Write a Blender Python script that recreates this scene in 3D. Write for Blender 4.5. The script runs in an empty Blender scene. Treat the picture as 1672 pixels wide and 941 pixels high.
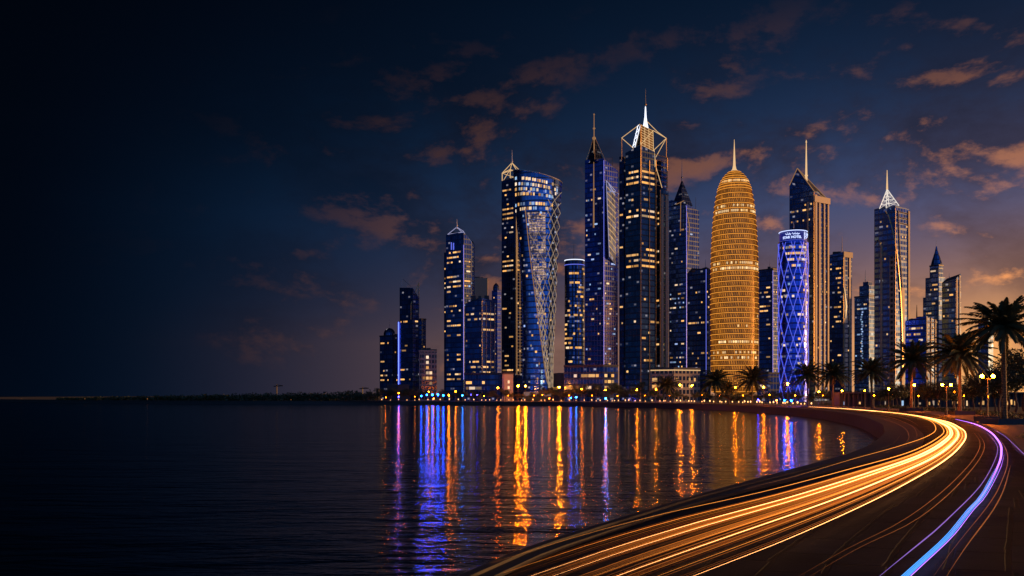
import bpy, math, random
from mathutils import Vector, Matrix
PI = math.pi
rnd = random.Random(11)
scene = bpy.context.scene
COL = scene.collection

# ------------------------------------------------------------------ camera numbers
F, HY, CX, CAMZ = 1400.0, 646.0, 836.0, 4.0
def W(px, py, Y):
    return Vector(((px - CX) / F * Y, Y, CAMZ + (HY - py) / F * Y))
def X_(px, Y): return (px - CX) / F * Y
def Z_(py, Y): return CAMZ + (HY - py) / F * Y
def G(px, py, z=0.0):
    Y = (CAMZ - z) * F / (py - HY)
    return Vector(((px - CX) / F * Y, Y, z))

# ------------------------------------------------------------------ mesh builder
OFF = {}
class MB:
    def __init__(s):
        s.v, s.f, s.uv, s.m = [], [], [], []
    def face(s, pts, uv=None, mi=0):
        b = len(s.v); s.v.extend(Vector(p) for p in pts)
        s.f.append(tuple(range(b, b + len(pts)))); s.uv.append(uv); s.m.append(mi)
    def prism(s, pts, z0, z1, mi=0, ztops=None, cap=True, capm=None, bottom=False):
        """vertical walls over a footprint (counter-clockwise), uv in metres"""
        n = len(pts); zt = ztops or [z1] * n
        u = 0.0
        for i in range(n):
            a, b = pts[i], pts[(i + 1) % n]; L = math.hypot(b[0] - a[0], b[1] - a[1])
            ta, tb = zt[i], zt[(i + 1) % n]
            s.face([(a[0], a[1], z0), (b[0], b[1], z0), (b[0], b[1], tb), (a[0], a[1], ta)],
                   [(u, z0), (u + L, z0), (u + L, tb), (u, ta)], mi)
            u += L + 1.37
        if cap:
            t = [(p[0], p[1], z) for p, z in zip(pts, zt)]
            cm = mi if capm is None else capm
            if n == 4:
                s.face([t[0], t[1], t[2]], None, cm); s.face([t[0], t[2], t[3]], None, cm)
            else:
                s.face(t, None, cm)
        if bottom:
            s.face([(p[0], p[1], z0) for p in reversed(pts)], None, mi)
    def box(s, c, d, rz=0.0, mi=0, taper=1.0):
        ca, sa = math.cos(rz), math.sin(rz)
        P = []
        for z, t in ((-.5, 1.0), (.5, taper)):
            for x, y in ((-.5, -.5), (.5, -.5), (.5, .5), (-.5, .5)):
                lx, ly = x * d[0] * t, y * d[1] * t
                P.append(Vector((c[0] + lx * ca - ly * sa, c[1] + lx * sa + ly * ca, c[2] + z * d[2])))
        for q in ((0, 1, 5, 4), (1, 2, 6, 5), (2, 3, 7, 6), (3, 0, 4, 7), (4, 5, 6, 7), (3, 2, 1, 0)):
            s.face([P[i] for i in q], None, mi)
    def tube(s, pts, r, n=6, mi=0, cap=True):
        pts = [Vector(p) for p in pts]
        k = len(pts)
        rr = list(r) if isinstance(r, (list, tuple)) else [r] * k
        b = len(s.v); prev = None
        for i, p in enumerate(pts):
            t = (pts[min(i + 1, k - 1)] - pts[max(i - 1, 0)]).normalized()
            up = Vector((0, 0, 1)) if abs(t.z) < 0.95 else Vector((1, 0, 0))
            a = t.cross(up).normalized(); c = a.cross(t).normalized()
            if prev is not None and a.dot(prev) < 0: a, c = -a, -c
            prev = a
            for j in range(n):
                th = 2 * PI * j / n
                s.v.append(p + (a * math.cos(th) + c * math.sin(th)) * rr[i])
        for i in range(k - 1):
            for j in range(n):
                q = (b + i * n + j, b + i * n + (j + 1) % n, b + (i + 1) * n + (j + 1) % n, b + (i + 1) * n + j)
                s.f.append(q); s.uv.append(None); s.m.append(mi)
        if cap:
            s.f.append(tuple(b + j for j in range(n))[::-1]); s.uv.append(None); s.m.append(mi)
            s.f.append(tuple(b + (k - 1) * n + j for j in range(n))); s.uv.append(None); s.m.append(mi)
    def lathe(s, prof, c, n=48, ey=1.0, mi=0, close=True):
        """prof = [(r, z)], ellipse factor ey in depth; uv in metres"""
        b = len(s.v)
        for r, z in prof:
            for j in range(n):
                th = 2 * PI * j / n
                s.v.append(Vector((c[0] + r * math.cos(th), c[1] + r * ey * math.sin(th), z)))
        rm = max(p[0] for p in prof)
        for i in range(len(prof) - 1):
            for j in range(n):
                s.f.append((b + i * n + j, b + i * n + (j + 1) % n, b + (i + 1) * n + (j + 1) % n, b + (i + 1) * n + j))
                u0, u1 = 2 * PI * rm * j / n, 2 * PI * rm * (j + 1) / n
                s.uv.append([(u0, prof[i][1]), (u1, prof[i][1]), (u1, prof[i + 1][1]), (u0, prof[i + 1][1])]); s.m.append(mi)
        if close:
            k = len(prof) - 1
            s.f.append(tuple(b + k * n + j for j in range(n))); s.uv.append(None); s.m.append(mi)
    def build(s, name, mat, parent=None, smooth=False, loc=None):
        me = bpy.data.meshes.new(name)
        off = OFF.get(parent.name, Vector()) if parent else (Vector(loc) if loc else Vector())
        me.from_pydata([v - off for v in s.v], [], s.f)
        for m in (mat if isinstance(mat, (list, tuple)) else [mat]): me.materials.append(m)
        me.polygons.foreach_set('material_index', s.m)
        if smooth: me.polygons.foreach_set('use_smooth', [True] * len(s.f))
        if any(u is not None for u in s.uv):
            lay = me.uv_layers.new(name='UVMap'); flat = []
            for f, u in zip(s.f, s.uv):
                for k in range(len(f)): flat.extend(u[k] if u else (0.0, 0.0))
            lay.data.foreach_set('uv', flat)
        me.update()
        o = bpy.data.objects.new(name, me); COL.objects.link(o)
        if parent:
            o.parent = parent; OFF[o.name] = off
        elif loc: o.location = loc; OFF[o.name] = off
        return o
def smooth_by_angle(o, deg=40):
    try:
        with bpy.context.temp_override(object=o, active_object=o, selected_editable_objects=[o], selected_objects=[o]):
            bpy.ops.object.shade_smooth_by_angle(angle=math.radians(deg))
    except Exception: pass

def tag(o, label=None, cat=None, group=None, kind=None):
    if label: o['label'] = label
    if cat: o['category'] = cat
    if group: o['group'] = group
    if kind: o['kind'] = kind
    return o
def empty(name, loc, label, cat, group=None, rz=0.0):
    o = bpy.data.objects.new(name, None); COL.objects.link(o)
    o.location = loc; o.rotation_euler = (0, 0, rz); o.empty_display_size = 1
    OFF[o.name] = Vector(loc)
    return tag(o, label, cat, group)
KIDS = {}
def kids(o): return [c for c in o.children]
def dup(root, loc, rz=0.0, sc=1.0, label=None, group=None):
    r = root.copy(); COL.objects.link(r)
    r.location = loc; r.rotation_euler = (0, 0, rz); r.scale = (sc, sc, sc)
    if label: r['label'] = label
    if group: r['group'] = group
    for ch in KIDS[root.name]:
        c = ch.copy(); COL.objects.link(c); c.parent = r
        for g in KIDS.get(ch.name, []):
            d = g.copy(); COL.objects.link(d); d.parent = c
    return r
def remember(root):
    KIDS[root.name] = [o for o in COL.objects if o.parent is root]
    for c in KIDS[root.name]:
        KIDS[c.name] = [o for o in COL.objects if o.parent is c]

# ------------------------------------------------------------------ node helpers
class NT:
    def __init__(s, nt): s.nt = nt; s.n = nt.nodes; s.l = nt.links
    def add(s, t, **kw):
        nd = s.n.new(t)
        for k, v in kw.items(): setattr(nd, k, v)
        return nd
    def put(s, sock, v):
        if isinstance(v, bpy.types.NodeSocket): s.l.new(v, sock)
        elif v is not None:
            if hasattr(sock, 'default_value'):
                try: sock.default_value = v
                except TypeError: sock.default_value = tuple(v) + (1.0,)
                except ValueError: sock.default_value = tuple(v) + (1.0,)
    def m(s, op, a, b=None, c=None, clamp=False):
        nd = s.add('ShaderNodeMath', operation=op, use_clamp=clamp)
        s.put(nd.inputs[0], a)
        if b is not None: s.put(nd.inputs[1], b)
        if c is not None: s.put(nd.inputs[2], c)
        return nd.outputs[0]
    def vm(s, op, a, b=None, out=0):
        nd = s.add('ShaderNodeVectorMath', operation=op)
        s.put(nd.inputs[0], a)
        if b is not None:
            s.put(nd.inputs['Scale'] if op == 'SCALE' else nd.inputs[1], b)
        return nd.outputs['Value'] if op in ('DOT_PRODUCT', 'LENGTH') else nd.outputs[0]
    def sm(s, x, lo, hi, a=0.0, b=1.0):
        nd = s.add('ShaderNodeMapRange', interpolation_type='SMOOTHSTEP')
        for k, v in zip(('Value', 'From Min', 'From Max', 'To Min', 'To Max'), (x, lo, hi, a, b)): s.put(nd.inputs[k], v)
        return nd.outputs[0]
    def mix(s, f, a, b, blend='MIX'):
        nd = s.add('ShaderNodeMix', data_type='RGBA', blend_type=blend)
        s.put(nd.inputs[0], f); s.put(nd.inputs[6], a); s.put(nd.inputs[7], b)
        return nd.outputs[2]
    def noise(s, vec, scale, detail=4, rough=0.55, dist=0.0, out=0):
        nd = s.add('ShaderNodeTexNoise')
        if vec is not None: s.put(nd.inputs['Vector'], vec)
        nd.inputs['Scale'].default_value = scale; nd.inputs['Detail'].default_value = detail
        nd.inputs['Roughness'].default_value = rough; nd.inputs['Distortion'].default_value = dist
        return nd.outputs[out]
    def sep(s, v):
        nd = s.add('ShaderNodeSeparateXYZ'); s.put(nd.inputs[0], v); return nd.outputs
    def comb(s, x, y, z):
        nd = s.add('ShaderNodeCombineXYZ')
        for i, v in enumerate((x, y, z)): s.put(nd.inputs[i], v)
        return nd.outputs[0]
def material(name):
    m = bpy.data.materials.new(name); m.use_nodes = True
    t = NT(m.node_tree); t.n.clear()
    out = t.add('ShaderNodeOutputMaterial')
    return m, t, out
def principled(t, out, base=(.5, .5, .5), rough=.5, metal=0.0, ior=None, em=None, es=None, normal=None, spec=None):
    p = t.add('ShaderNodeBsdfPrincipled')
    t.put(p.inputs['Base Color'], base); t.put(p.inputs['Roughness'], rough); t.put(p.inputs['Metallic'], metal)
    if ior: p.inputs['IOR'].default_value = ior
    if em is not None: t.put(p.inputs['Emission Color'], em); t.put(p.inputs['Emission Strength'], es)
    if normal is not None: t.put(p.inputs['Normal'], normal)
    if spec is not None: t.put(p.inputs['Specular IOR Level'], spec)
    t.l.new(p.outputs[0], out.inputs[0])
    return p
def simple(name, base, rough=.6, metal=0.0, var=0.25, scale=1.5):
    m, t, out = material(name)
    tc = t.add('ShaderNodeTexCoord')
    n = t.noise(tc.outputs['Object'], scale, 5)
    c = t.mix(n, tuple(x * (1 - var) for x in base), tuple(min(1, x * (1 + var)) for x in base))
    b = t.add('ShaderNodeBump'); b.inputs['Strength'].default_value = .25; b.inputs['Distance'].default_value = .05
    t.put(b.inputs['Height'], n)
    principled(t, out, c, rough, metal, normal=b.outputs[0])
    return m
def emit(name, col, strength, sample=True, rand=0.0):
    m, t, out = material(name)
    if rand:
        oi = t.add('ShaderNodeObjectInfo')
        st = t.m('MULTIPLY', t.m('MULTIPLY_ADD', oi.outputs['Random'], 2 * rand, 1 - rand), strength)
        h = t.m('FRACT', t.m('MULTIPLY', oi.outputs['Random'], 17.3))
        c = t.mix(h, col, tuple(min(1.0, x) for x in (col[0], col[1] * 1.22, col[2] * 2.0)))
    else: st, c = strength, col
    principled(t, out, (.02, .02, .02), .4, em=c, es=st)
    if not sample: m.cycles.emission_sampling = 'NONE'
    return m

# ------------------------------------------------------------------ facade glass
def facade(name, tint, fh=3.9, mw=2.3, rough=.14, mull=(.10, .11, .13), mullw=.10, span=.26, spancol=None, metal=.9, wob=.035):
    m, t, out = material(name)
    uv = t.add('ShaderNodeUVMap').outputs[0]
    x, y, _ = t.sep(uv)
    u = t.m('DIVIDE', x, mw); v = t.m('DIVIDE', y, fh)
    fu, fv = t.m('FRACT', u), t.m('FRACT', v)
    ml = t.m('LESS_THAN', fu, mullw); sp = t.m('GREATER_THAN', fv, 1 - span)
    wn = t.add('ShaderNodeTexWhiteNoise', noise_dimensions='2D')
    t.put(wn.inputs['Vector'], t.comb(t.m('FLOOR', u), t.m('FLOOR', v), 0.0))
    wf = t.add('ShaderNodeTexWhiteNoise', noise_dimensions='1D'); t.put(wf.inputs['W'], t.m('FLOOR', v))
    k = t.m('ADD', t.m('MULTIPLY_ADD', wn.outputs[0], .55, .55), t.m('MULTIPLY', wf.outputs[0], .35))
    glass = t.vm('SCALE', tint, k)
    sc = spancol or tuple(a * .35 for a in tint)
    c = t.mix(sp, glass, sc); c = t.mix(ml, c, mull)
    geo = t.add('ShaderNodeNewGeometry')
    d = t.vm('SCALE', t.vm('SUBTRACT', wn.outputs[1], (.5, .5, .5)), wob)
    nn = t.vm('NORMALIZE', t.vm('ADD', geo.outputs['Normal'], d))
    trim = t.m('MAXIMUM', ml, sp)
    r = t.m('MULTIPLY_ADD', trim, .3, rough)
    # a few rooms behind the glass have a lamp on
    cell = t.m('MULTIPLY', t.m('LESS_THAN', trim, .5), t.m('MULTIPLY', t.m('MULTIPLY', t.m('GREATER_THAN', fv, .28), t.m('LESS_THAN', fv, .60)), t.m('MULTIPLY', t.m('GREATER_THAN', fu, .2), t.m('GREATER_THAN', t.m('MULTIPLY_ADD', wf.outputs[0], .10, wn.outputs[0]), .965))))
    w2 = t.sep(wn.outputs[1])
    ec = t.mix(w2[0], (1, .42, .09), (.75, .72, .8))
    principled(t, out, c, r, t.m('MULTIPLY_ADD', trim, -.45, metal), normal=nn, em=ec, es=t.m('MULTIPLY', cell, t.m('MULTIPLY_ADD', t.m('MULTIPLY', w2[1], w2[1]), .42, .04)))
    m.cycles.emission_sampling = 'NONE'
    return m
def stonegrid(name, base, fh=3.9, mw=2.6):
    """pale stone cladding with dark punched window recesses drawn as the cladding's joint pattern"""
    m, t, out = material(name)
    uv = t.add('ShaderNodeUVMap').outputs[0]; x, y, _ = t.sep(uv)
    fu, fv = t.m('FRACT', t.m('DIVIDE', x, mw)), t.m('FRACT', t.m('DIVIDE', y, fh))
    w = t.m('MULTIPLY', t.m('MULTIPLY', t.m('GREATER_THAN', fu, .28), t.m('GREATER_THAN', fv, .25)), t.m('LESS_THAN', fv, .86))
    n = t.noise(uv, .3, 4)
    st = t.mix(n, tuple(a * .75 for a in base), base)
    principled(t, out, t.mix(w, st, (.012, .016, .026)), t.m('MULTIPLY_ADD', w, -.5, .7))
    return m

M = {}
M['blue'] = facade('glass_blue', (.15, .31, .68))
M['deep'] = facade('glass_deep', (.075, .17, .44))
M['teal'] = facade('glass_teal', (.06, .14, .23), wob=.02)
M['royal'] = facade('glass_royal', (.085, .17, .66), mull=(.16, .18, .3))
M['night'] = facade('glass_night', (.035, .075, .19))
M['pale'] = facade('glass_pale', (.30, .45, .70), wob=.05)
M['banded'] = facade('glass_banded', (.13, .29, .72), span=.4, mw=3.2)
M['gridlit'] = facade('glass_framed', (.08, .16, .42), mull=(.5, .42, .36), mullw=.16, span=.16, spancol=(.5, .42, .36), mw=4.0, fh=4.2)
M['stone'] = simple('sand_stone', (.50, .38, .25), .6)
M['stonegrid'] = stonegrid('sand_stone_grid', (.46, .36, .25))
M['concrete'] = simple('dark_concrete', (.055, .055, .062), .7)
M['roof'] = simple('roof_membrane', (.05, .055, .07), .8)
M['metal'] = simple('steel_paint', (.30, .31, .34), .35, .8)
M['dark_metal'] = simple('dark_steel', (.05, .05, .055), .45, .6)
M['white_metal'] = simple('white_steel', (.75, .72, .66), .35, .1)
M['gold_metal'] = simple('gold_steel', (.75, .48, .20), .35, .7)
M['win_warm'] = emit('lit_window_warm', (1, .45, .10), .78, False, .8)
M['win_pale'] = emit('lit_window_pale', (1, .62, .28), .75, False, .8)
M['win_cool'] = emit('lit_window_cool', (.42, .56, 1), .6, False, .7)
M['led_white'] = emit('led_white', (.80, .86, 1), 1.5)
M['led_gold'] = emit('led_gold', (1, .62, .28), .75)
M['led_gold_dim'] = emit('led_gold_dim', (1, .50, .2), .28, False)
M['led_blue'] = emit('led_blue', (.10, .16, 1), 3.0)
M['led_line'] = emit('led_line_blue', (.16, .20, 1), .85, False)
M['led_sign'] = emit('led_sign', (.55, .65, 1), 1.6, False)

# ------------------------------------------------------------------ windows as objects
def win_mesh(name, mat):
    mb = MB(); mb.box((0, 0, 0), (1, 1, 1))
    me = bpy.data.meshes.new(name)
    me.from_pydata(mb.v, [], mb.f); me.materials.append(mat); me.update()
    return me
WM = {k: win_mesh('window_' + k, M['win_' + k]) for k in ('warm', 'pale', 'cool')}
class Windows:
    """collects lit windows of one tower; the first 96 become parts, what is left one part of kind stuff"""
    def __init__(s, root, Y): s.root, s.Y, s.items = root, Y, []
    def add(s, p, ang, w, h, kind): s.items.append((p, ang, w, h, kind))
    def face(s, a, b, ytop, ybot, bands=(), sparse=.02, cw=1.6, fh=3.9, kind=('warm',) * 5 + ('pale',), margin=.06, hh=.31, run=3, slopes=None, seed=None):
        r = random.Random(seed if seed is not None else len(s.items) + int(a[0] * 7))
        L = math.hypot(b[0] - a[0], b[1] - a[1])
        if L < cw: return
        tx, ty = (b[0] - a[0]) / L, (b[1] - a[1]) / L
        ang = math.atan2(ty, tx)
        Ym = (a[1] + b[1]) / 2
        z0, z1 = Z_(ybot, Ym), Z_(ytop, Ym)
        nf = int((z1 - z0) / fh)
        bz = [(Z_(yb, Ym), Z_(ya, Ym), dn) for ya, yb, dn in bands]
        ncell = max(1, int(L * (1 - 2 * margin) / cw))
        for i in range(nf):
            z = (math.floor(z0 / fh) + i + 1) * fh + fh * .37
            if z > z1 - fh * .5: break
            dn = sparse
            for lo, hi, d in bz:
                if lo <= z <= hi: dn = d
            j = 0
            while j < ncell:
                if r.random() < dn:
                    n = min(r.randint(1, run), ncell - j)
                    u = L * margin + (j + n / 2) * cw
                    p = (a[0] + tx * u, a[1] + ty * u, z)
                    s.add(p, ang, n * cw - .6, fh * hh, r.choice(kind))
                    j += n
                else: j += 1
    def flush(s, cap=96):
        its = s.items
        if not its: return
        order = list(range(len(its))); rnd.shuffle(order)
        order.sort(key=lambda i: -its[i][2])
        off = OFF[s.root.name]
        rest = MB(); mats = [M['win_' + q] for q in ('warm', 'pale', 'cool', 'gold')]
        for q, i in enumerate(order):
            p, ang, w, h, kind = its[i]
            if q < cap:
                o = bpy.data.objects.new('window', WM[kind]); COL.objects.link(o)
                o.parent = s.root; o.location = Vector(p) - off
                o.rotation_euler = (0, 0, ang); o.scale = (w, .3, h)
            else:
                rest.box(p, (w, .3, h), ang, ('warm', 'pale', 'cool', 'gold').index(kind))
        if rest.v:
            o = rest.build('small_window', mats, s.root); o['kind'] = 'stuff'

def foot(pl, pc, pr, Y, k=.8):
    C = (X_(pc, Y), Y)
    wl, wr = abs(X_(pc, Y) - X_(pl, Y)), abs(X_(pr, Y) - X_(pc, Y))
    YA, YB = Y + wl * k, Y + wr * k
    A, B = (X_(pl, YA), YA), (X_(pr, YB), YB)
    D = (A[0] + B[0] - C[0], A[1] + B[1] - C[1])
    return A, C, B, D
BASE_Z = -0.3
def block(root, name, mat, pl, pc, pr, Y, ytop, k=.8, tops=None, z0=BASE_Z, parapet=None):
    """one prism: visible left face A-C and right face C-B; tops = px heights at A, C, B, D"""
    A, C, B, D = foot(pl, pc, pr, Y, k)
    pts = [A, C, B, D]
    t = tops or (ytop,) * 4
    zt = [Z_(y, p[1]) for y, p in zip(t, pts)] if tops else [Z_(ytop, Y)] * 4
    mb = MB(); mb.prism(pts, z0, 0, 0, zt, capm=1)
    o = mb.build(name, [mat, M['roof']], root)
    if parapet:
        pm = MB()
        for i in range(4):
            a, b = pts[i], pts[(i + 1) % 4]; L = math.hypot(b[0] - a[0], b[1] - a[1])
            c = ((a[0] + b[0]) / 2, (a[1] + b[1]) / 2, zt[i] + .45)
            pm.box(c, (L + .5 - .02 * i, .5, 1.1), math.atan2(b[1] - a[1], b[0] - a[0]))
        pm.build('parapet', parapet, root)
    return A, C, B, D
def rod(root, name, mat, pts, r, n=6):
    mb = MB(); mb.tube(pts, r, n); return mb.build(name, mat, root)
def mast(root, px, y0, y1, Y, r0, r1, mat=None, name='mast', balls=()):
    mb = MB(); a, b = W(px, y0, Y), W(px, y1, Y)
    k = 6; mb.tube([a.lerp(b, i / k) for i in range(k + 1)], [r0 + (r1 - r0) * i / k for i in range(k + 1)], 8)
    for y, r in balls:
        c = W(px, y, Y); mb.lathe([(r1, c.z - r), (r * .8, c.z - r * .5), (r, c.z), (r * .8, c.z + r * .5), (r1, c.z + r)], (c.x, c.y), 10)
    return mb.build(name, mat or M['metal'], root)
def pyramid(root, name, mat, pts, z0, apex):
    mb = MB(); n = len(pts)
    for i in range(n):
        a, b = pts[i], pts[(i + 1) % n]
        mb.face([(a[0], a[1], z0), (b[0], b[1], z0), apex], [(0, 0), (math.hypot(b[0] - a[0], b[1] - a[1]), 0), (4, apex[2] - z0)])
    return mb.build(name, mat, root)
def clutter(root, px0, px1, ytop, Y, n=4, hmax=4.0):
    """roof plant: cooling units and stair heads"""
    for i in range(n):
        px = px0 + (px1 - px0) * (i + .5) / n + rnd.uniform(-1, 1)
        h = rnd.uniform(.4, 1) * hmax; w = rnd.uniform(2, 4.5)
        p = W(px, ytop, Y + rnd.uniform(6, 12))
        mb = MB(); mb.box((p.x, p.y, Z_(ytop, Y) + h / 2 - .1), (w, w * .8, h)); mb.build('roof_unit', M['concrete'], root)

def painted_reflection_mat():  # patchy glow imitating a warm reflection on the glass
    m, t, out = material('painted_reflection'); P = t.add('ShaderNodeTexCoord').outputs['Object']
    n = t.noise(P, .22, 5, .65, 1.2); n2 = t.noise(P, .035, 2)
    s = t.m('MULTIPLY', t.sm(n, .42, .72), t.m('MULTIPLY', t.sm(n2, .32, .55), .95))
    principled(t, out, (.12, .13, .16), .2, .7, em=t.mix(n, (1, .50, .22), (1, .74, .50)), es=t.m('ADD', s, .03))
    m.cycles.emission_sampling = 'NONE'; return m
M['win_gold'] = emit('lit_window_gold', (1, .55, .17), 1.15, False, .5)
WM['gold'] = win_mesh('window_gold', M['win_gold'])
M['pale2'] = facade('glass_twisted', (.11, .24, .56), fh=4.1, mw=2.6, wob=.05, mullw=.07)
M['reflection_glow'] = painted_reflection_mat()
M['violet_lit_frame'] = simple('violet_lit_frame', (.42, .30, .46), .5)  # purple lighting of the facade grid is put into the frame colour
M['led_line2'] = emit('led_line_pale', (.55, .55, .9), .55, False)
M['crown_glass'] = simple('crown_glass', (.25, .18, .10), .25, .8)
M['spire_lit'] = emit('spire_light', (1, .62, .30), .85, False)
M['hotel'] = facade('glass_hotel', (.12, .18, 1.0), fh=3.9, mw=2.0, wob=.06)
M['led_lattice'] = emit('led_lattice', (.13, .17, 1), .95)
M['sign_back'] = emit('sign_back', (.010, .018, .26), .6, False)
M['roof_glass'] = facade('glass_roof', (.30, .34, .42), mull=(.5, .4, .3), mullw=.15)
M['stone_lit'] = simple('sand_stone_lit', (.62, .46, .28), .55)  # lighter copy of the sand stone, floodlighting put into its colour
M['led_cap'] = emit('led_cap', (.95, .85, .75), .9)
M['white_wall'] = simple('white_render', (.34, .32, .30), .7)
def gold_core():
    m, t, out = material('gold_core')
    uv = t.add('ShaderNodeUVMap').outputs[0]; x, y, _ = t.sep(uv)
    u, v = t.m('DIVIDE', x, 1.6), t.m('DIVIDE', t.m('SUBTRACT', y, 3.0), 3.7)
    fl = t.m('FLOOR', v)
    u2 = t.m('ADD', u, t.m('MULTIPLY', fl, .37))
    wn = t.add('ShaderNodeTexWhiteNoise', noise_dimensions='2D'); t.put(wn.inputs['Vector'], t.comb(t.m('FLOOR', u2), fl, 0.0))
    fu, fv = t.m('FRACT', t.m('ADD', u2, t.m('MULTIPLY', t.m('FRACT', v), .5))), t.m('FRACT', v)
    cell = t.m('MULTIPLY', t.m('GREATER_THAN', fu, .34), t.m('MULTIPLY', t.m('GREATER_THAN', fv, .2), t.m('LESS_THAN', fv, .85)))
    s = t.m('MULTIPLY', cell, t.m('MULTIPLY_ADD', wn.outputs[0], .34, .20))
    s = t.m('ADD', s, .05)
    principled(t, out, (.25, .14, .05), .35, .6, em=(1, .33, .03), es=s)
    m.cycles.emission_sampling = 'NONE'
    return m
M['gold_core'] = gold_core()
M['gold_ring'] = emit('ring_light', (1, .37, .045), 1.0, False)
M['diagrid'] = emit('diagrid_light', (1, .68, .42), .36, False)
M['bronze'] = simple('bronze_screen', (.30, .14, .04), .45, .5)
# ================================================================== SHORE, ROAD, WATER
def catmull(P, step=3.0):
    out = []
    P = [Vector(p) for p in P]
    Q = [P[0] * 2 - P[1]] + P + [P[-1] * 2 - P[-2]]
    for i in range(1, len(Q) - 2):
        p0, p1, p2, p3 = Q[i - 1:i + 3]
        n = max(2, int((p2 - p1).length / step))
        for k in range(n):
            t = k / n
            out.append(.5 * ((2 * p1) + (p2 - p0) * t + (2 * p0 - 5 * p1 + 4 * p2 - p3) * t * t + (3 * p1 - p0 - 3 * p2 + p3) * t ** 3))
    out.append(P[-1]); return out
def resample(P, n):
    L = [0]
    for a, b in zip(P, P[1:]): L.append(L[-1] + (b - a).length)
    out, j = [], 0
    for k in range(n):
        s = L[-1] * k / (n - 1)
        while j < len(L) - 2 and L[j + 1] < s: j += 1
        f = (s - L[j]) / max(1e-9, L[j + 1] - L[j]); out.append(P[j].lerp(P[j + 1], min(1, max(0, f))))
    return out
def taper(p): return 1.0 if p.y > 400 else max(.16, min(1.0, (p.y - 24) / 46))
def offset(P, d, tp=False):
    out = []
    for i, p in enumerate(P):
        t = (P[min(i + 1, len(P) - 1)] - P[max(i - 1, 0)]); t.z = 0; t.normalize()
        out.append(p + Vector((t.y, -t.x, 0)) * (d * taper(p) if tp else d))
    return out
near = [G(px, py) for px, py in ((775, 941), (892, 893), (1052, 842), (1186, 801), (1344, 757), (1401, 739), (1434, 720), (1444, 705), (1430, 690), (1380, 676), (1290, 667), (1150, 660.8), (1000, 658.2), (900, 657), (770, 656.3), (640, 655.8))]
shore_ctl = [Vector((-18, -40, 0)), Vector((-11.6, -12, 0)), Vector((-6.2, 6, 0))] + near + [Vector((-190, 600, 0)), Vector((-330, 690, 0)), Vector((-520, 860, 0)), Vector((-800, 1150, 0)), Vector((-1250, 1650, 0))]
shore = catmull(shore_ctl, 2.5)
def water_mat():
    m, t, out = material('sea_water')
    tc = t.add('ShaderNodeTexCoord'); P = tc.outputs['Object']
    mp = t.add('ShaderNodeMapping'); t.put(mp.inputs['Vector'], P); mp.inputs['Scale'].default_value = (.30, .95, 1); mp.inputs['Rotation'].default_value = (0, 0, .12)
    mp2 = t.add('ShaderNodeMapping'); t.put(mp2.inputs['Vector'], P); mp2.inputs['Scale'].default_value = (.075, .22, 1); mp2.inputs['Rotation'].default_value = (0, 0, -.15)
    h = t.m('ADD', t.m('MULTIPLY', t.noise(mp.outputs[0], 1.0, 4, .55, .3), .18), t.m('MULTIPLY', t.noise(mp2.outputs[0], 1.0, 2, .5, .2), .34))
    b = t.add('ShaderNodeBump'); b.inputs['Strength'].default_value = 1.0; b.inputs['Distance'].default_value = 1.05
    t.put(b.inputs['Height'], h)
    principled(t, out, (.0015, .005, .012), .10, 0.0, ior=1.33, spec=.24, normal=b.outputs[0])
    return m
mb = MB(); Lw = 9000
mb.face([(-Lw, -400, -2.2), (Lw, -400, -2.2), (Lw, Lw, -2.2), (-Lw, Lw, -2.2)])
tag(mb.build('water', water_mat()), 'dark rippled bay water with coloured light reflections', 'water', kind='structure')

def ground_mat():
    m, t, out = material('dark_ground'); P = t.add('ShaderNodeTexCoord').outputs['Object']
    n = t.noise(P, .12, 6)
    principled(t, out, t.mix(n, (.035, .032, .028), (.10, .085, .065)), .85)
    return m
# land: one sheet from one metre behind the wall face out to the horizon, given a closed far rim
inner = offset(shore, 1.0, True)
mb = MB(); n = len(inner)
def far(i):
    f = i / (n - 1)
    a = math.radians(-75 + 190 * f)                                  # sweep round the back of the land
    return Vector((700 + 7500 * math.cos(a), 300 + 7500 * math.sin(a), -.02))
lo = [p + Vector((0, 0, -.02)) for p in inner]
for i in range(n - 1):
    mb.face([lo[i], lo[i + 1], far(i + 1), far(i)][::-1])
land = mb.build('ground', ground_mat()); tag(land, 'dark level land behind the waterfront road', 'ground', kind='structure')

def wall_mat():
    m, t, out = material('quay_concrete'); P = t.add('ShaderNodeTexCoord').outputs['Object']
    n = t.noise(P, .9, 6); n2 = t.noise(P, 9, 3)
    c = t.mix(n, (.03, .027, .025), (.075, .066, .057))
    b = t.add('ShaderNodeBump'); b.inputs['Strength'].default_value = .4; b.inputs['Distance'].default_value = .03; t.put(b.inputs['Height'], t.m('ADD', n, t.m('MULTIPLY', n2, .3)))
    principled(t, out, c, t.m('MULTIPLY_ADD', n, .3, .45), normal=b.outputs[0]); return m
M['quay'] = wall_mat()
def sweep(P, prof, tp=False):
    mb = MB(); rows = []
    for d, z in prof: rows.append([p + Vector((0, 0, z)) for p in offset(P, d, tp)])
    for a, b in zip(rows, rows[1:]):
        for i in range(len(P) - 1): mb.face([a[i], a[i + 1], b[i + 1], b[i]][::-1])
    return mb
mb = sweep(shore, [(.12, -4), (.12, -.12), (0, -.12), (0, .17), (1.5, .17), (1.5, -.05)], True)
sw = mb.build('sea_wall', M['quay']); tag(sw, 'curving dark concrete sea wall with pale coping along the bay', 'sea wall')

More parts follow.
